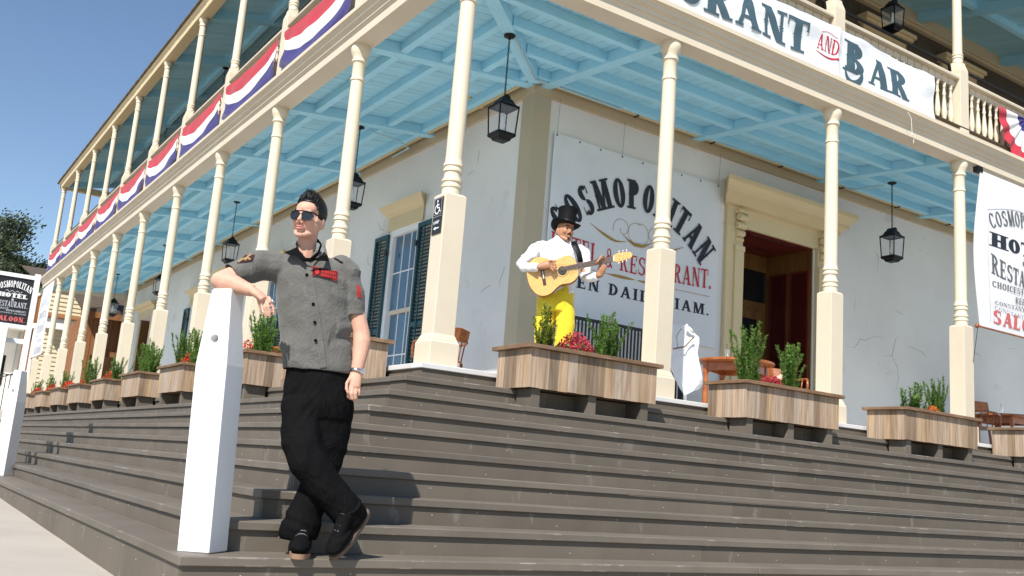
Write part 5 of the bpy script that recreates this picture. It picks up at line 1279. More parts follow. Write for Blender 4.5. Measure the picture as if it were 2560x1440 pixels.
# shoes
def shoe(T_, name, sole_m, par=man, org=o1, mat='trouser_black', hi=.14):
    up = MB()
    def ball(c, r):
        b = MB().ball((0, 0, 0), r, 14, 10); up.add([T_(v+Vector(c)) for v in b.v], b.f)
    ball((0, -.075, .05), (.047, .078, .036)); ball((0, -.115, .043), (.044, .05, .028)); ball((0, .03, .055), (.042, .075, .045)); ball((0, .075, .055), (.035, .04, .05))
    b = MB().tube([(0, .045, .05), (0, .05, .10), (0, .052, hi)], [(.040, .055), (.042, .052), (.044, .052)], 16, up=(1, 0, 0)); up.add([T_(v) for v in b.v], b.f)
    b = MB().tube([(0, -.11, .055), (0, -.05, .085), (0, .005, .115)], [(.030, .02), (.034, .026), (.038, .03)], 12, up=(1, 0, 0)); up.add([T_(v) for v in b.v], b.f)
    o_ = mesh_obj(name, voxel(up, .004, 3, name), mat, par)
    ol = []
    for i in range(28):
        a = 2*PI*i/28; y = -.02-.145*math.cos(a); w_ = .046*abs(math.sin(a))**.7*(1 if y < -.03 else .86); ol.append(Vector((w_*(1 if math.sin(a) > 0 else -1), y-.0, 0)))
    MB(org).prism([T_(v) for v in ol], T_(Vector((0, 0, .020)))-T_(Vector((0, 0, 0)))).build('sole', sole_m, o_, smooth='auto')
    return o_, T_
cs = P1(752, 1378, -.02); cs.z = -1.3305
fwd = (-FM.ey-.05*FM.ex).normalized(); sd = Vector((0, 0, 1)).cross(fwd) * -1
def T1(v): v = Vector(v)*1.16; return cs+sd*v.x-fwd*v.y+Vector((0, 0, 1))*v.z
so1, _ = shoe(T1, 'shoe', 'sole')
for k in range(5):
    y = -.075+.022*k; z = .085+.0125*k
    MB(o1).tube([T1((-.026, y, z)), T1((-.01, y-.004, z+.012)), T1((.01, y-.004, z+.012)), T1((.026, y, z))], .003, 6).build('lace', 'ink_grey', so1, smooth=True)
toe = on('z', -1.329, 834, 1398)
dirv = (FM.ex*-.50+FM.ez*-.74+FM.ey*-.42).normalized(); shn = (FM.ex*-.45+FM.ez*.50+FM.ey*-.62); upv = (shn-dirv*shn.dot(dirv)).normalized(); sd2 = dirv.cross(upv)
c2 = toe-dirv*.172+upv*.004
def T2(v): v = Vector(v)*1.1; return c2+sd2*v.x-dirv*v.y+upv*v.z
so2, _ = shoe(T2, 'shoe', 'sole_dark', hi=.12)
for k in range(4):
    y = -.07+.022*k; z = .085+.0125*k
    MB(o1).tube([T2((-.026, y, z)), T2((-.01, y-.004, z+.012)), T2((.01, y-.004, z+.012)), T2((.026, y, z))], .003, 6).build('lace', 'ink_grey', so2, smooth=True)
# watch and ring
ax = (P1(898, 900, -.005)-wr2).normalized(); e1 = ax.orthogonal().normalized(); e2 = ax.cross(e1); wc = wr2+ax*.006
MB(o1).tube([wc+(e1*math.cos(i*PI/10)+e2*math.sin(i*PI/10))*.0335 for i in range(21)], [(.009, .003)]*21, 6, False, up=tuple(ax)).build('watch', 'steel', man, smooth=True)
fd = (FM.ex*.85-FM.ey*.5).normalized(); MB(o1).tube([wc+fd*.030, wc+fd*.042], .017, 16).build('watch_case', 'steel', man, smooth='auto')
MB(o1).ball(P1(682, 753, -.223), (.0125, .0125, .010), 10, 8).build('ring', 'steel', man, smooth=True)

# ---------------------------------------------------------------- the guitarist
FG = Frame((1.47, .32, 0)); o2 = FG.o.copy(); P2 = FG.p
gm = thing('person', 'smiling guitarist in black top hat, white shirt and yellow trousers on the porch', 'person', o2)
body = MB()
hc2 = P2(1413, 578, 0)
Rg = Matrix((FG.ex, FG.ey, FG.ez)).transposed() @ Matrix.Rotation(math.radians(9), 3, 'Y') @ Matrix.Rotation(math.radians(28), 3, 'Z') @ Matrix.Rotation(math.radians(-5), 3, 'X')
TG = lambda v: hc2+Rg @ (Vector(v)*1.02)
head_parts(body, TG)
loft(body, [(1393, 740, .03, .13, .09), (1397, 690, .03, .14, .09), (1400, 640, .03, .16, .09), (1402, 615, .03, .13, .08)], FG)
limb(body, FG, [(1346, 624, .03, .045), (1304, 661, -.11, .036), (1350, 668, -.265, .03)])
body.tube([P2(1345, 668, -.262), P2(1362, 664, -.268), P2(1374, 662, -.268)], [(.030, .022), (.040, .022), (.040, .02)], 12, up=(0, 0, 1))
for pts in ([(1374, 655, -0.265), (1384, 656, -0.287), (1390, 661, -0.287)], [(1376, 660, -0.265), (1387, 662, -0.290), (1391, 668, -0.285)], [(1376, 665, -0.265), (1386, 669, -0.287), (1389, 675, -0.282)], [(1374, 669, -0.260), (1382, 675, -0.280), (1384, 680, -0.275)], [(1364, 655, -0.260), (1378, 651, -0.287), (1390, 653, -0.293)]): finger(FG, pts, .011)
limb(body, FG, [(1464, 632, .02, .05), (1462, 692, -.06, .045), (1498, 688, -.20, .031)])
body.tube([P2(1498, 690, -.20), P2(1504, 675, -.215), P2(1509, 663, -.215)], [(.033, .022), (.042, .022), (.042, .022)], 12, up=tuple(FG.ex))
for pts in ([(1497, 660, -.225), (1490, 657, -.27), (1496, 653, -.285)], [(1502, 655, -.225), (1494, 651, -.275), (1500, 648, -.288)], [(1508, 653, -.225), (1499, 645, -.275), (1504, 643, -.288)], [(1515, 656, -.22), (1509, 640, -.262), (1499, 641, -.28)], [(1514, 664, -.21), (1519, 650, -.20), (1512, 641, -.205)]): finger(FG, pts, .0115)
mesh_obj('body', voxel(body, .005, 3, 'body'), 'skin_tan', gm)
hx = lambda mb, name, mat, par=gm: MB(o2).add([TG(v) for v in mb.v], mb.f).build(name, mat, par, smooth='auto')
hx(MB().tube([(-.028, -.094, -.066), (-.012, -.108, -.053), (0, -.110, -.051), (.012, -.108, -.053), (.028, -.094, -.066)], [.002, .0055, .005, .0055, .002], 8), 'moustache', 'hair')
hx(MB().ball((0, -.1, -.100), (.012, .01, .013)), 'goatee', 'hair')
hx(MB().tube([(-.018, -.0935, -.070), (0, -.101, -.074), (.018, -.0935, -.070)], [.001, .0035, .001], 8), 'teeth', 'nut')
for s in (-1, 1):
    hx(MB().ball((s*.033, -.092, .004), (.012, .006, .005)), 'eye', 'sign_black'); hx(MB().tube([(s*.014, -.100, .022), (s*.034, -.096, .028), (s*.05, -.083, .022)], [.003, .0045, .002], 6), 'eyebrow', 'hair')
hq = MB().ball((0, .03, .02), (.079, .09, .085), 24, 16); kp = [f for f in hq.f if (lambda c: c.y > -.01 and c.z > -.055+.0*abs(c.x) and (abs(c.x) < .07 or c.y > .045))(sum((hq.v[i] for i in f), Vector())/len(f))]
MB(o2).add([TG(v*1.02) for v in hq.v], kp).build('hair', 'hair', gm, smooth=True)
# top hat (worn: a thing of its own)
ht = thing('top_hat', 'black top hat with curled brim worn by the guitarist', 'hat', hc2+Vector((0, 0, .05)))
hu = MB(); n_ = 30; prof = [(.088, .045), (.092, .06), (.090, .10), (.088, .15), (.092, .20), (.099, .222), (.096, .228), (.0, .229)]
vs = []; fs = []
for r, z in prof: vs += [(r*math.cos(2*PI*i/n_), r*1.14*math.sin(2*PI*i/n_)+.01, z) for i in range(n_)]
for j in range(len(prof)-1):
    for i in range(n_): k = (i+1) % n_; fs.append((j*n_+i, j*n_+k, (j+1)*n_+k, (j+1)*n_+i))
TH2 = lambda v: TG(Matrix.Rotation(math.radians(-4), 3, 'X') @ Vector(v)+Vector((0, 0, .012)))
MB(ht.location).add([TH2(v) for v in vs], fs).build('crown', 'hat', ht, smooth='auto')
vs = []; fs = []; rad = [.086, .10, .118, .134, .142]
for s_ in (0, 1):
    for q, r in enumerate(rad):
        for i in range(n_):
            a = 2*PI*i/n_; cu = (q/4)**2*.038*abs(math.cos(a))**2-.012*(q/4)*abs(math.sin(a)); vs.append((r*math.cos(a), r*1.2*math.sin(a)+.01, .046+cu-(.006 if s_ else 0)))
m0 = len(rad)*n_
for s_ in (0, 1):
    for j in range(len(rad)-1):
        for i in range(n_):
            k = (i+1) % n_; f = (s_*m0+j*n_+i, s_*m0+j*n_+k, s_*m0+(j+1)*n_+k, s_*m0+(j+1)*n_+i); fs.append(f if not s_ else f[::-1])
for i in range(n_): k = (i+1) % n_; fs.append(((len(rad)-1)*n_+i, (len(rad)-1)*n_+k, m0+(len(rad)-1)*n_+k, m0+(len(rad)-1)*n_+i))
MB(ht.location).add([TH2(v) for v in vs], fs).build('brim', 'hat', ht, smooth=True)
vs = []; fs = []
for z in (.05, .082): vs += [(.0935*math.cos(2*PI*i/n_), .0935*1.14*math.sin(2*PI*i/n_)+.01, z) for i in range(n_)]
fs = [(i, (i+1) % n_, n_+(i+1) % n_, n_+i) for i in range(n_)]
MB(ht.location).add([TH2(v) for v in vs], fs).build('hat_band', 'black_metal', ht, smooth=True)
# white shirt
ws = MB()
loft(ws, [(1390, 742, .03, .175, .12), (1393, 700, .03, .185, .125), (1397, 660, .03, .20, .13), (1400, 630, .03, .215, .125), (1402, 613, .03, .185, .105), (1404, 602, .03, .11, .085), (1405, 594, .025, .07, .072), (1407, 588, .02, .062, .066)], FG, 26)
limb(ws, FG, [(1358, 620, .03, .078), (1343, 622, .01, .070)])
ws.tube([P2(1342, 622, .02), P2(1322, 642, -.05), P2(1303, 660, -.11), P2(1309, 667, -.165), P2(1330, 668, -.235), P2(1346, 669, -.268)], [.070, .058, .052, .050, .042, .040], 16)
limb(ws, FG, [(1450, 630, .03, .076), (1460, 636, .02, .068)])
ws.tube([P2(1460, 635, .02), P2(1465, 665, -.02), P2(1463, 690, -.06), P2(1476, 694, -.13), P2(1492, 691, -.19)], [.068, .056, .052, .045, .041], 16)
def wf_(c):
    q = c-o2; x, z = q.dot(FG.ex), q.z; return .010*ridge(x*4+z*3, z*7-x*4, 1)+.007*ridge(x*9, z*12+x*6, 2)-.009
mesh_obj('shirt', voxel(ws, .0075, 4, 'shirt', wf_), 'shirt_white', gm)
ty = MB()
loft(ty, [(1390, 712, .03, .165, .115), (1389, 735, .03, .188, .128), (1388, 760, .03, .192, .128), (1387, 780, .03, .185, .115)], FG, 22)
ty.tube([P2(1364, 765, .03), P2(1361, 800, .03), P2(1358, 850, .02), P2(1352, 905, .02), P2(1348, 945, .02)], [.100, .097, .090, .088, .092], 16)
ty.tube([P2(1414, 765, .03), P2(1413, 800, .02), P2(1410, 850, .01), P2(1405, 905, .0), P2(1402, 945, .0)], [.100, .097, .090, .088, .092], 16)
def ty_(c):
    q = c-o2; x, z = q.dot(FG.ex), q.z; return .010*ridge(x*7, z*2.5+x*2, 1)+.007*ridge(x*10+z*6, z*8, 2)-.009
mesh_obj('trousers', voxel(ty, .008, 4, 'trousers', ty_), 'trouser_yellow', gm)
for dx in (-.09, .10):
    cc = o2+FG.ex*dx; cc.z = .003
    def T3(v, cc=cc): v = Vector(v); return cc+FG.ex*v.x+FG.ey*v.y+Vector((0, 0, 1))*v.z
    shoe(T3, 'shoe', 'sole_dark', gm, o2, 'hat', .10)
# guitar (held: a thing of its own)
gt = thing('guitar', 'honey-coloured acoustic guitar held by the guitarist', 'guitar', P2(1390, 700, -.2)); og = gt.location.copy()
GZ = lambda a, b: (1270+a/5.334, 490+b/5.334)
gd = -.215
def gp(a, b, d=0): return P2(*GZ(a, b), gd-d)
out = [(245, 1010), (252, 1090), (275, 1180), (320, 1260), (380, 1315), (450, 1338), (520, 1328), (590, 1288), (640, 1232), (690, 1190), (740, 1172), (800, 1168), (860, 1150), (910, 1110), (940, 1060), (950, 1000), (935, 930), (905, 862), (862, 812), (805, 787), (745, 797), (692, 827), (640, 848), (575, 850), (500, 826), (430, 808), (360, 820), (300, 862), (258, 930)]
def smooth_loop(p, it=2):
    for _ in range(it):
        q = []
        for i in range(len(p)):
            a, b = p[i], p[(i+1) % len(p)]; q += [(a[0]*.75+b[0]*.25, a[1]*.75+b[1]*.25), (a[0]*.25+b[0]*.75, a[1]*.25+b[1]*.75)]
        p = q
    return p
ol = smooth_loop(out)
flat('spruce', (.74, .46, .16), .3, .5); wood('guitar_side', ((.20, .07, .02), (.32, .13, .04), (.4, .18, .06)), (8, 8, 8), .3, .1, .05, .5); flat('rosewood', (.07, .03, .02), .35, .5)
wood('spruce', ((.55, .31, .10), (.68, .40, .13), (.74, .46, .17)), (40, 40, 40), .28, .02, .03, .5, False)
bp_ = FG.ey*.10
MB(og).prism([gp(*p) for p in ol], bp_).build('body', 'guitar_side', gt, bevel=.003)
nn = len(ol); cx_, cy_ = 640, 1040
MB(og).prism([gp(cx_+(a-cx_)*.985, cy_+(b-cy_)*.985, .0015) for a, b in ol], FG.ey*-.0025).build('soundboard', 'spruce', gt)
disc = lambda cx, cy, r, d, sx=1., n=24: [gp(cx+r*math.cos(2*PI*i/n)*sx, cy+r*math.sin(2*PI*i/n), d) for i in range(n)]
MB(og).prism(disc(725, 995, 86, .0045), FG.ey*-.001).build('rosette', 'brass', gt)
MB(og).prism(disc(725, 995, 78, .0056), FG.ey*-.001).build('rosette_ring', 'spruce', gt)
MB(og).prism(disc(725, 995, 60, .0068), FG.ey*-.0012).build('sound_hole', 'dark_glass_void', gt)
MB(og).prism([gp(700, 1000, .010), gp(1400, 866, .010), gp(1400, 800, .010), gp(690, 955, .010)], FG.ey*-.008).build('fretboard', 'rosewood', gt)
MB(og).prism([gp(930, 975, .008), gp(1405, 866, .006), gp(1405, 800, .006), gp(930, 905, .008)], FG.ey*.022).build('neck', 'guitar_side', gt)
hd = MB(og).prism([gp(*p, .008) for p in ((1400, 868), (1440, 880), (1500, 868), (1630, 832), (1660, 800), (1655, 765), (1630, 745), (1500, 755), (1440, 770), (1400, 797))], FG.ey*.018).build('headstock', 'spruce', gt, bevel=.002)
MB(og).prism([gp(1398, 868, .020), gp(1412, 866, .020), gp(1412, 797, .020), gp(1398, 799, .020)], FG.ey*.008).build('nut', 'nut', gt)
for i in range(3):
    for s in (0, 1):
        p = gp(1480+i*50, (768-i*8) if s == 0 else (866-i*14), .004); MB(og).ball(p+FG.ez*(.022 if s == 0 else -.022), .007, 8, 6).tube([p, p+FG.ez*(.02 if s == 0 else -.02)], .003, 5).build('tuning_peg', 'nut', gt, smooth=True)
        MB(og).ball(gp(1485+i*50, (790-i*8) if s == 0 else (840-i*12), .010), .005, 8, 6).build('tuner_post', 'steel', gt, smooth=True)
for i in range(14):
    t = (1-.944**i)/(1-.944**14); a = 1400-t*520; MB(og).tube([gp(a, 799+t*118, .0195), gp(a, 867+t*110, .0195)], .0016, 4).build('fret', 'steel', gt)
MB(og).prism([gp(p[0], p[1], .004) for p in ((432, 985), (478, 975), (512, 1178), (470, 1190))], FG.ey*-.010).build('bridge', 'rosewood', gt, bevel=.001)
MB(og).prism([gp(p[0], p[1], .0145) for p in ((452, 1000), (464, 998), (484, 1100), (472, 1104))], FG.ey*-.003).build('saddle', 'nut', gt)
for i in range(6):
    t = i/5; MB(og).tube([gp(456+t*22, 1005+t*92, .020), gp(1402, 806+t*54, .0215)], .0009, 4, False).build('string', 'string', gt)
# strap
MB(og).tube([P2(1432, 604, -.07), P2(1440, 615, -.115), P2(1447, 633, -.125), P2(1452, 655, -.135)], [(.028, .003)]*4, 8, up=tuple(FG.ex)).build('strap', 'black_metal', gt, smooth=True)
# ================================================================== porch furniture
def chair(label, loc, rz):
    t = thing('armchair', label, 'chair', loc, rz, 'bentwood armchairs on the porch')
    W_ = .26
    MB().prism([(W_*math.cos(a)*(1 if True else 1), -.02+.25*math.sin(a), .43) for a in [2*PI*i/20 for i in range(20)]], (0, 0, .03)).build('seat', 'chair_wood', t, bevel=.006)
    bow = [(-.27, .22, .46), (-.275, .23, .60), (-.28, .20, .665), (-.285, .05, .68), (-.27, -.12, .685), (-.19, -.25, .69), (0, -.29, .695), (.19, -.25, .69), (.27, -.12, .685), (.285, .05, .68), (.28, .20, .665), (.275, .23, .60), (.27, .22, .46)]
    MB().tube(bow, .017, 8).build('arm_bow', 'chair_wood', t, smooth=True)
    MB().add([(-.2, -.255, .70), (0, -.31, .70), (.2, -.255, .70), (-.19, -.30, .83), (0, -.35, .85), (.19, -.30, .83), (-.2, -.23, .70), (0, -.285, .70), (.2, -.23, .70), (-.19, -.275, .83), (0, -.325, .85), (.19, -.275, .83)],
             [(0, 1, 4, 3), (1, 2, 5, 4), (7, 6, 9, 10), (8, 7, 10, 11), (3, 4, 10, 9), (4, 5, 11, 10), (1, 0, 6, 7), (2, 1, 7, 8), (0, 3, 9, 6), (5, 2, 8, 11)]).build('crest_rail', 'chair_wood', t, bevel=.008)
    for x, y in ((-.22, -.13), (-.16, -.2), (-.08, -.24), (0, -.25), (.08, -.24), (.16, -.2), (.22, -.13), (-.24, .06), (.24, .06)):
        MB().tube([(x, y, .46), (x*1.12, y*1.13, .685)], .009, 6).build('spindle', 'chair_wood', t, smooth=True)
    for sx in (-1, 1):
        for y in (.17, -.18): MB().tube([(sx*.18, y, .44), (sx*.21, y*1.12, .22), (sx*.235, y*1.25, .002)], [.018, .021, .013], 8).build('leg', 'chair_wood', t, smooth=True)
        MB().tube([(sx*.215, .2, .18), (sx*.215, -.2, .18)], .010, 6).build('stretcher', 'chair_wood', t, smooth=True)
    MB().tube([(-.215, .0, .18), (.215, .0, .18)], .010, 6).build('stretcher', 'chair_wood', t, smooth=True)
chair('brown wooden armchair behind the corner pedestal, near the shuttered window', (1.72, 3.02, 0), math.radians(10))
chair('dark wooden armchair at the right edge of the photo, behind the planter', (10.72, 1.45, 0), math.radians(-70))
chair('wooden armchair mostly hidden behind the planter by the main doorway', (5.95, 1.35, 0), math.radians(150))
def table(label, loc, r, rz=0):
    t = thing('round_table', label, 'table', loc, rz, 'round wooden tables on the porch')
    MB().lathe([(r-.02, .735), (r, .742), (r, .765), (r-.012, .772)], n=40).build('tabletop', 'table_wood', t, smooth='auto')
    a = r*.62; MB().box(-a, -a, .63, a, -a+.022, .734).box(-a, a-.022, .63, a, a, .734).box(-a, -a+.022, .63, -a+.022, a-.022, .734).box(a-.022, -a+.022, .63, a, a-.022, .734).build('apron', 'table_wood', t)
    for sx in (-1, 1):
        for sy_ in (-1, 1):
            MB().box(-.03, -.03, .60, .03, .03, .733).lathe([(.014, 0), (.02, .03), (.03, .12), (.034, .35), (.03, .5), (.022, .56), (.032, .58), (.028, .60)], n=12).build('leg', 'table_wood', t, smooth='auto').location = (sx*(a-.015), sy_*(a-.015), 0)
table('round brown table beside the main doorway', (5.02, 1.28, 0), .48, .4)
table('dark round table at the right edge behind the armchair', (12.0, 1.75, 0), .5)
table('orange-brown table glimpsed between the post and the man', (1.05, 7.05, 0), .45, .3)
def tumbler(label, loc):
    t = thing('drinking_glass', label, 'glass', loc, 0, 'glasses on the porch tables')
    MB().lathe([(.028, .003), (.034, .12), (.031, .12), (.026, .008)], n=16, caps=False).build('glass_wall', 'lamp_glass', t, smooth=True)
    MB().tube([(0, .01, .01), (.012, .02, .19)], .003, 6).build('straw', 'ink_black', t)
tumbler('glass with a black straw on the table beside the doorway', (4.78, 1.2, .773)); tumbler('glass on the dark table at the right edge', (11.75, 1.65, .773))
# iron railing behind the guitarist
ir = thing('iron_railing', 'black iron railing against the wall behind the guitarist', 'railing', (3.9, 2.12, 0))
MB().box(-1.0, -.015, 1.10, 1.0, .015, 1.14).build('top_rail', 'iron', ir); MB().box(-1.0, -.012, .10, 1.0, .012, .13).build('bottom_rail', 'iron', ir)
for x in (-1.0, 1.0): MB().box(x-.02, -.02, 0, x+.02, .02, 1.16).build('post', 'iron', ir)
b0 = None
for i in range(34):
    x = -.95+i*1.9/33
    if b0 is None: b0 = MB().box(-.009, -.009, .13, .009, .009, 1.10).build('bar', 'iron', ir); b0.location = (x, 0, 0)
    else: inst(b0, 'bar', ir, (x, 0, 0))
# folded white parasol beside the door table
FPq = Frame((3.78, .92, 0)); op = FPq.o.copy()
pz_ = thing('folded_parasol', 'white cloth of a folded parasol blowing beside the column near the doorway', 'parasol', op)
ZP = lambda a, b: (1640+a/5.54, 780+b/5.54)
rows = [((150, 170), (430, 185)), ((140, 235), (540, 300)), ((135, 330), (600, 350)), ((140, 430), (602, 430)), ((150, 560), (575, 560)), ((175, 700), (600, 690)), ((225, 830), (632, 830)), ((275, 950), (648, 935)), ((330, 1060), (640, 1010)), ((380, 1130), (590, 1075)), ((395, 1160), (520, 1090))]
mb = MB(op); vs = []; nu = 36; nr = 40
for j in range(nr+1):
    f = j/nr*(len(rows)-1); k = min(len(rows)-2, int(f)); s = f-k
    L_ = Vector(rows[k][0]).lerp(Vector(rows[k+1][0]), s); R2 = Vector(rows[k][1]).lerp(Vector(rows[k+1][1]), s)
    for i in range(nu+1):
        u = i/nu; q = L_.lerp(R2, u); d = -.06*math.sin(PI*u)-.035*math.sin(u*8+j*.07)*(.4+j/nr)-.03*(1-2*abs(fbm(u*3+j*.05, j*.06, 3)))
        vs.append(FPq.p(*ZP(q.x, q.y), d))
fs = [(j*(nu+1)+i, j*(nu+1)+i+1, (j+1)*(nu+1)+i+1, (j+1)*(nu+1)+i) for j in range(nr) for i in range(nu)]
cl_ = mb.add(vs, fs).build('canopy', 'white_cloth', pz_, smooth=True)
q3 = [FPq.p(*ZP(a, b), .06) for a, b in ((420, 170), (420, 500), (405, 1205))]; q3[-1].z = .0
MB(op).tube([q3[0], q3[2]], .02, 10).build('pole', 'white_paint', pz_, smooth=True)
MB(op).lathe([(.22, 0), (.22, .03), (.05, .06), (.03, .09)], tuple(Vector((q3[2].x, q3[2].y, .002))), 20).build('foot', 'white_paint', pz_, smooth='auto')
MB(op).tube([FPq.p(*ZP(240, 510), -.10), FPq.p(*ZP(400, 480), -.15), FPq.p(*ZP(520, 350), -.14)], .009, 8).build('rib', 'rim_wood', pz_, smooth=True)
MB(op).tube([FPq.p(*ZP(420, 200), -.12), FPq.p(*ZP(470, 230), -.14), FPq.p(*ZP(520, 290), -.10)], .016, 8).build('rib', 'nut', pz_, smooth=True)
MB(op).tube([FPq.p(*ZP(a, b), -.15) for a, b in ((355, 225), (300, 305), (288, 350), (297, 490))], .003, 5).build('cord', 'black_metal', pz_, smooth=True)

# ================================================================== buildings beyond the porch
def shed():
    t = thing('board_shed', 'rust-brown board shed with shingled roof seen past the end of the porch', 'building', (3.4, 28, 0)); o = t.location
    MB(o).box(1.65, 28.05, -.3, 6.5, 32, 3.45).build('wall', 'fence_wood', t)
    for i in range(22):
        x = 1.62+i*.21; MB(o).box(x+.006, 28.0, -.3, x+.204, 28.05, 3.45-.0).build('plank', 'fence_wood', t)
    MB(o).prism([(1.3, 27.4, 3.50), (6.8, 27.4, 3.50), (6.8, 32.5, 5.2), (1.3, 32.5, 5.2)], (0, 0, .08)).build('roof', 'shingle', t)
    rw = None
    for i in range(13):
        y = 27.4+i*.36; z = 3.585+i*.36*(1.7/5.1); MB(o).prism([(1.28, y, z), (1.28, y+.4, z+.135), (1.28, y+.4, z+.15), (1.28, y, z+.035)], (5.54, 0, 0)).build('shingle_course', 'shingle', t)
    MB(o).box(1.3, 27.38, 3.30, 6.8, 27.44, 3.50).build('eave_board', 'fence_wood', t)
shed()
fn = thing('board_fence', 'orange-brown board gate below the shed at the end of the porch', 'fence', (2.3, 27.2, 0))
for i in range(9): MB(fn.location).box(1.75+i*.19+.005, 27.2, -.25, 1.75+i*.19+.185, 27.235, 2.02+.03*math.sin(i*2.1)).build('plank', 'fence_wood', fn)
MB(fn.location).box(1.75, 27.24, .4, 3.46, 27.28, .5).build('rail', 'fence_wood', fn); MB(fn.location).box(1.75, 27.24, 1.6, 3.46, 27.28, 1.7).build('rail', 'fence_wood', fn)
MB(fn.location).box(2.42, 27.17, 1.05, 2.55, 27.2, 1.3).build('latch', 'iron', fn)
def cream_house():
    t = thing('clapboard_house', 'cream clapboard house with white trim seen between the far columns', 'building', (1.6, 34, 0)); o = t.location
    MB(o).box(1.02, 34.05, -.2, 2.45, 40, 5.2).build('wall', 'siding_cream', t)
    for i in range(30):
        z = .1+i*.17; MB(o).prism([(1.05, 34.05, z), (1.05, 34.005, z+.006), (1.05, 34.04, z+.168)], (1.37, 0, 0)).build('clapboard', 'siding_cream', t)
    MB(o).box(2.42, 33.95, 0, 2.60, 34.10, 5.3).build('corner_board', 'white_paint', t)
    MB(o).box(.90, 33.0, 3.32, 2.6, 33.06, 3.72).build('porch_fascia', 'white_paint', t); MB(o).box(.9, 33.06, 3.6, 2.6, 34.0, 3.66).build('porch_roof', 'white_paint', t)
    MB(o).prism([(.8, 32.9, 3.73), (2.7, 32.9, 3.73), (2.7, 34, 4.0), (.8, 34, 4.0)], (0, 0, .05)).build('roof', 'fence_wood', t)
    MB(o).prism([(.5, 33.8, 5.2), (2.8, 33.8, 5.2), (2.8, 40, 6.6), (.5, 40, 6.6)], (0, 0, .08)).build('roof', 'shingle', t)
    MB(o).box(1.95, 34.0, 1.0, 2.35, 34.02, 2.6).build('window', 'pane_dark', t)
cream_house()
def brown_store():
    t = thing('timber_store', 'brown timber store with white posts left of the far banner', 'building', (.6, 36, 0)); o = t.location
    MB(o).box(.66, 36.06, -.2, 1.4, 36.5, 4.6).build('wall', 'fence_wood', t)
    for i in range(9): x = .58+i*.092; MB(o).box(x+.003, 36.0, 3.66, x+.089, 36.06, 4.72+.05*i).build('parapet_board', 'fence_wood', t)
    MB(o).prism([(.55, 35.95, 4.70), (1.45, 35.95, 5.22), (1.45, 35.95, 5.30), (.55, 35.95, 4.78)], (0, .15, 0)).build('coping', 'white_paint', t)
    MB(o).box(.5, 34.6, 3.40, 1.45, 34.66, 3.60).build('awning_fascia', 'white_paint', t); MB(o).box(.5, 34.66, 3.52, 1.45, 36.0, 3.56).build('awning', 'fence_wood', t)
    for x in (.80,): MB(o).box(x, 34.62, -.1, x+.13, 34.75, 3.40).build('post', 'white_paint', t)
    MB(o).box(1.02, 35.98, 1.0, 1.35, 36.0, 2.9).build('door', 'door_wood', t)
brown_store()
def white_house():
    t = thing('white_house', 'white plastered house with shaded wall behind the saloon signboard', 'building', (-1, 40, 0)); o = t.location
    MB(o).box(-6, 40, -.3, 1.2, 48, 3.85).build('wall', 'white_paint', t)
    MB(o).box(-6.2, 38.9, 3.70, 1.25, 40.0, 3.85).build('eave', 'white_paint', t)
    for i in range(4): MB(o).box(-6.2, 38.85-.0*i, 3.86+i*.09, 1.3, 39.4+i*.3, 3.94+i*.09).build('shingle_course', 'shingle', t)
    MB(o).box(.15, 39.97, 1.3, .5, 40.0, 2.6).build('window', 'pane_dark', t)
    MB(o).box(.83, 39.96, 0, .87, 40, 3.7).build('downpipe', 'ink_ghost', t)
white_house()
hr = thing('stair_railing', 'thin dark handrail on posts before the white house at the left edge', 'railing', (-1.2, 30, -.2))
pts = [on('y', 30, u, v) for u, v in ((-60, 965), (0, 943), (32, 935)) ]; pts2 = [on('y', 30, u, v) for u, v in ((-20, 935), (12, 935), (34, 938))]
MB(hr.location).tube(pts, .022, 6).build('handrail', 'iron', hr); MB(hr.location).tube(pts2, .018, 6).build('handrail', 'iron', hr)
for u in (-15, 5, 16, 27): q = on('y', 30, u, 937); MB(hr.location).tube([q, Vector((q.x, q.y, -.1))], .016, 6).build('post', 'iron', hr)

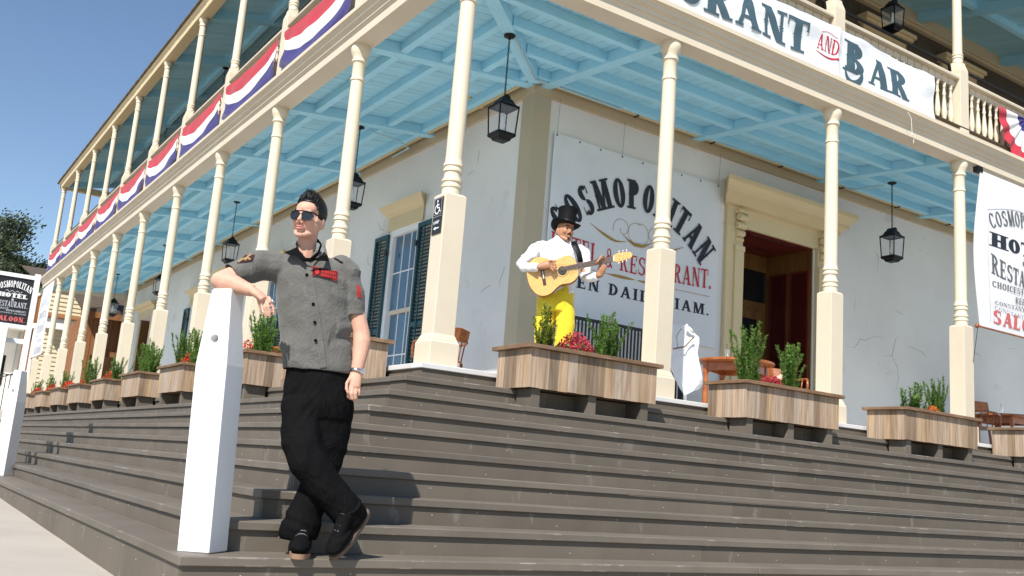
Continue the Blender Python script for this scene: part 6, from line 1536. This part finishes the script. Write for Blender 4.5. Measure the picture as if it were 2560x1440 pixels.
# ================================================================== hill and trees
hv = []; hf = []; nx = 40; ny = 24
for j in range(ny+1):
    for i in range(nx+1):
        x = -60+i*4; y = 50+j*4; hv.append((x, y, -.1+max(0, (y-56))*.11+1.2*fbm(x*.06, y*.06, 1)*min(1, (y-50)/12)))
hf = [(j*(nx+1)+i, j*(nx+1)+i+1, (j+1)*(nx+1)+i+1, (j+1)*(nx+1)+i) for j in range(ny) for i in range(nx)]
MB().add(hv, hf).build('hill', 'terrain', smooth=True)['kind'] = 'structure'
def gum(label, x, y, hgt, seed, mat='gum_leaf', bark='bark', spread=1., clump=1.0, lowest=.3, group='trees on the hill behind the hotel', size=.17, dens=150):
    r = random.Random(seed); z0 = -.1+max(0, (y-56))*.11-.3
    t = thing('eucalyptus_tree' if mat == 'gum_leaf' else 'broadleaf_tree', label, 'tree', (x, y, z0), 0, group)
    tm = MB(); lf = MB(); tips = []
    def limb_(p, d, L, rad, lev):
        n = 5; pts = [p]
        for k in range(n):
            d = (d+Vector((r.gauss(0, .16), r.gauss(0, .16), .10 if lev else .05))).normalized(); p = p+d*L/n; pts.append(p)
            if lev < 3 and k >= (1 if lev else 2) and r.random() < (.85 if lev < 2 else .6):
                a = r.uniform(0, 2*PI); o = d.orthogonal().normalized(); o = (o*math.cos(a)+d.cross(o)*math.sin(a))
                limb_(p, (d*.5+o*spread*r.uniform(.6, 1.1)+Vector((0, 0, .12))).normalized(), L*r.uniform(.45, .65), rad*(1-.75*k/n)*.55, lev+1)
        tm.tube(pts, [max(.012, rad*(1-.75*k/n)) for k in range(n+1)], 7 if lev < 2 else 4, False)
        if lev >= 1: tips.append((pts[-1], lev)); 
        if lev >= 2: tips.append((pts[3], lev))
    limb_(Vector((0, 0, 0)), Vector((r.gauss(0, .06), r.gauss(0, .06), 1)), hgt*.92, hgt*.022, 0)
    for p, lv in tips:
        if p.z < hgt*lowest: continue
        c = r.uniform(.55, 1.1)*clump
        for k in range(int(dens*c)):
            v = Vector((r.gauss(0, .5), r.gauss(0, .5), r.gauss(0, .28)))*c*1.25; q = p+v
            nd = Vector((r.gauss(0, 1), r.gauss(0, 1), r.gauss(0, .8))).normalized(); s = nd.orthogonal().normalized(); b = nd.cross(s); k_ = size*r.uniform(.6, 1.2)
            lf.add([q-s*k_, q-b*k_*.42, q+s*k_, q+b*k_*.42], [(0, 1, 2, 3)])
    tm.build('trunk', bark, t, smooth=True); lf.build('crown', mat, t)
gum('tall gum tree with a flat umbrella top above the signboard', 1.0, 74, 9.2, 21, spread=1.0, lowest=.5)
gum('broad gum tree with pale forked limbs left of the balcony end', 4.3, 78, 7.6, 33, bark='pale_bark', spread=1.1, lowest=.2)
gum('dense gum tree just behind the end of the balcony', 6.6, 84, 8.2, 8, spread=1.1, lowest=.2)
gum('dark gum tree at the left edge behind the signboard', 1.7, 80, 7.6, 14, spread=1.1, lowest=.2)
gum('bushy green tree low between the gums and the brown store', 3.6, 68, 5.4, 5, 'green_leaf', 'pale_bark', 1.2, 1.25, .12)
gum('bushy green tree low behind the signboard', 1.6, 66, 5.2, 6, 'green_leaf', 'bark', 1.2, 1.3, .10)
gum('rounded green tree behind the far banner', 5.6, 70, 5.4, 17, 'green_leaf', 'bark', 1.2, 1.25, .12)
gum('distant gum tree low on the hillside behind the others', 3.4, 92, 8.0, 55, spread=1.2, clump=1.4, lowest=.05)
gum('distant gum tree on the hillside left of the others', .8, 94, 7.6, 56, spread=1.2, clump=1.4, lowest=.05)
gum('distant gum tree on the hillside right behind the balcony end', 7.2, 96, 8.0, 57, spread=1.2, clump=1.4, lowest=.05)
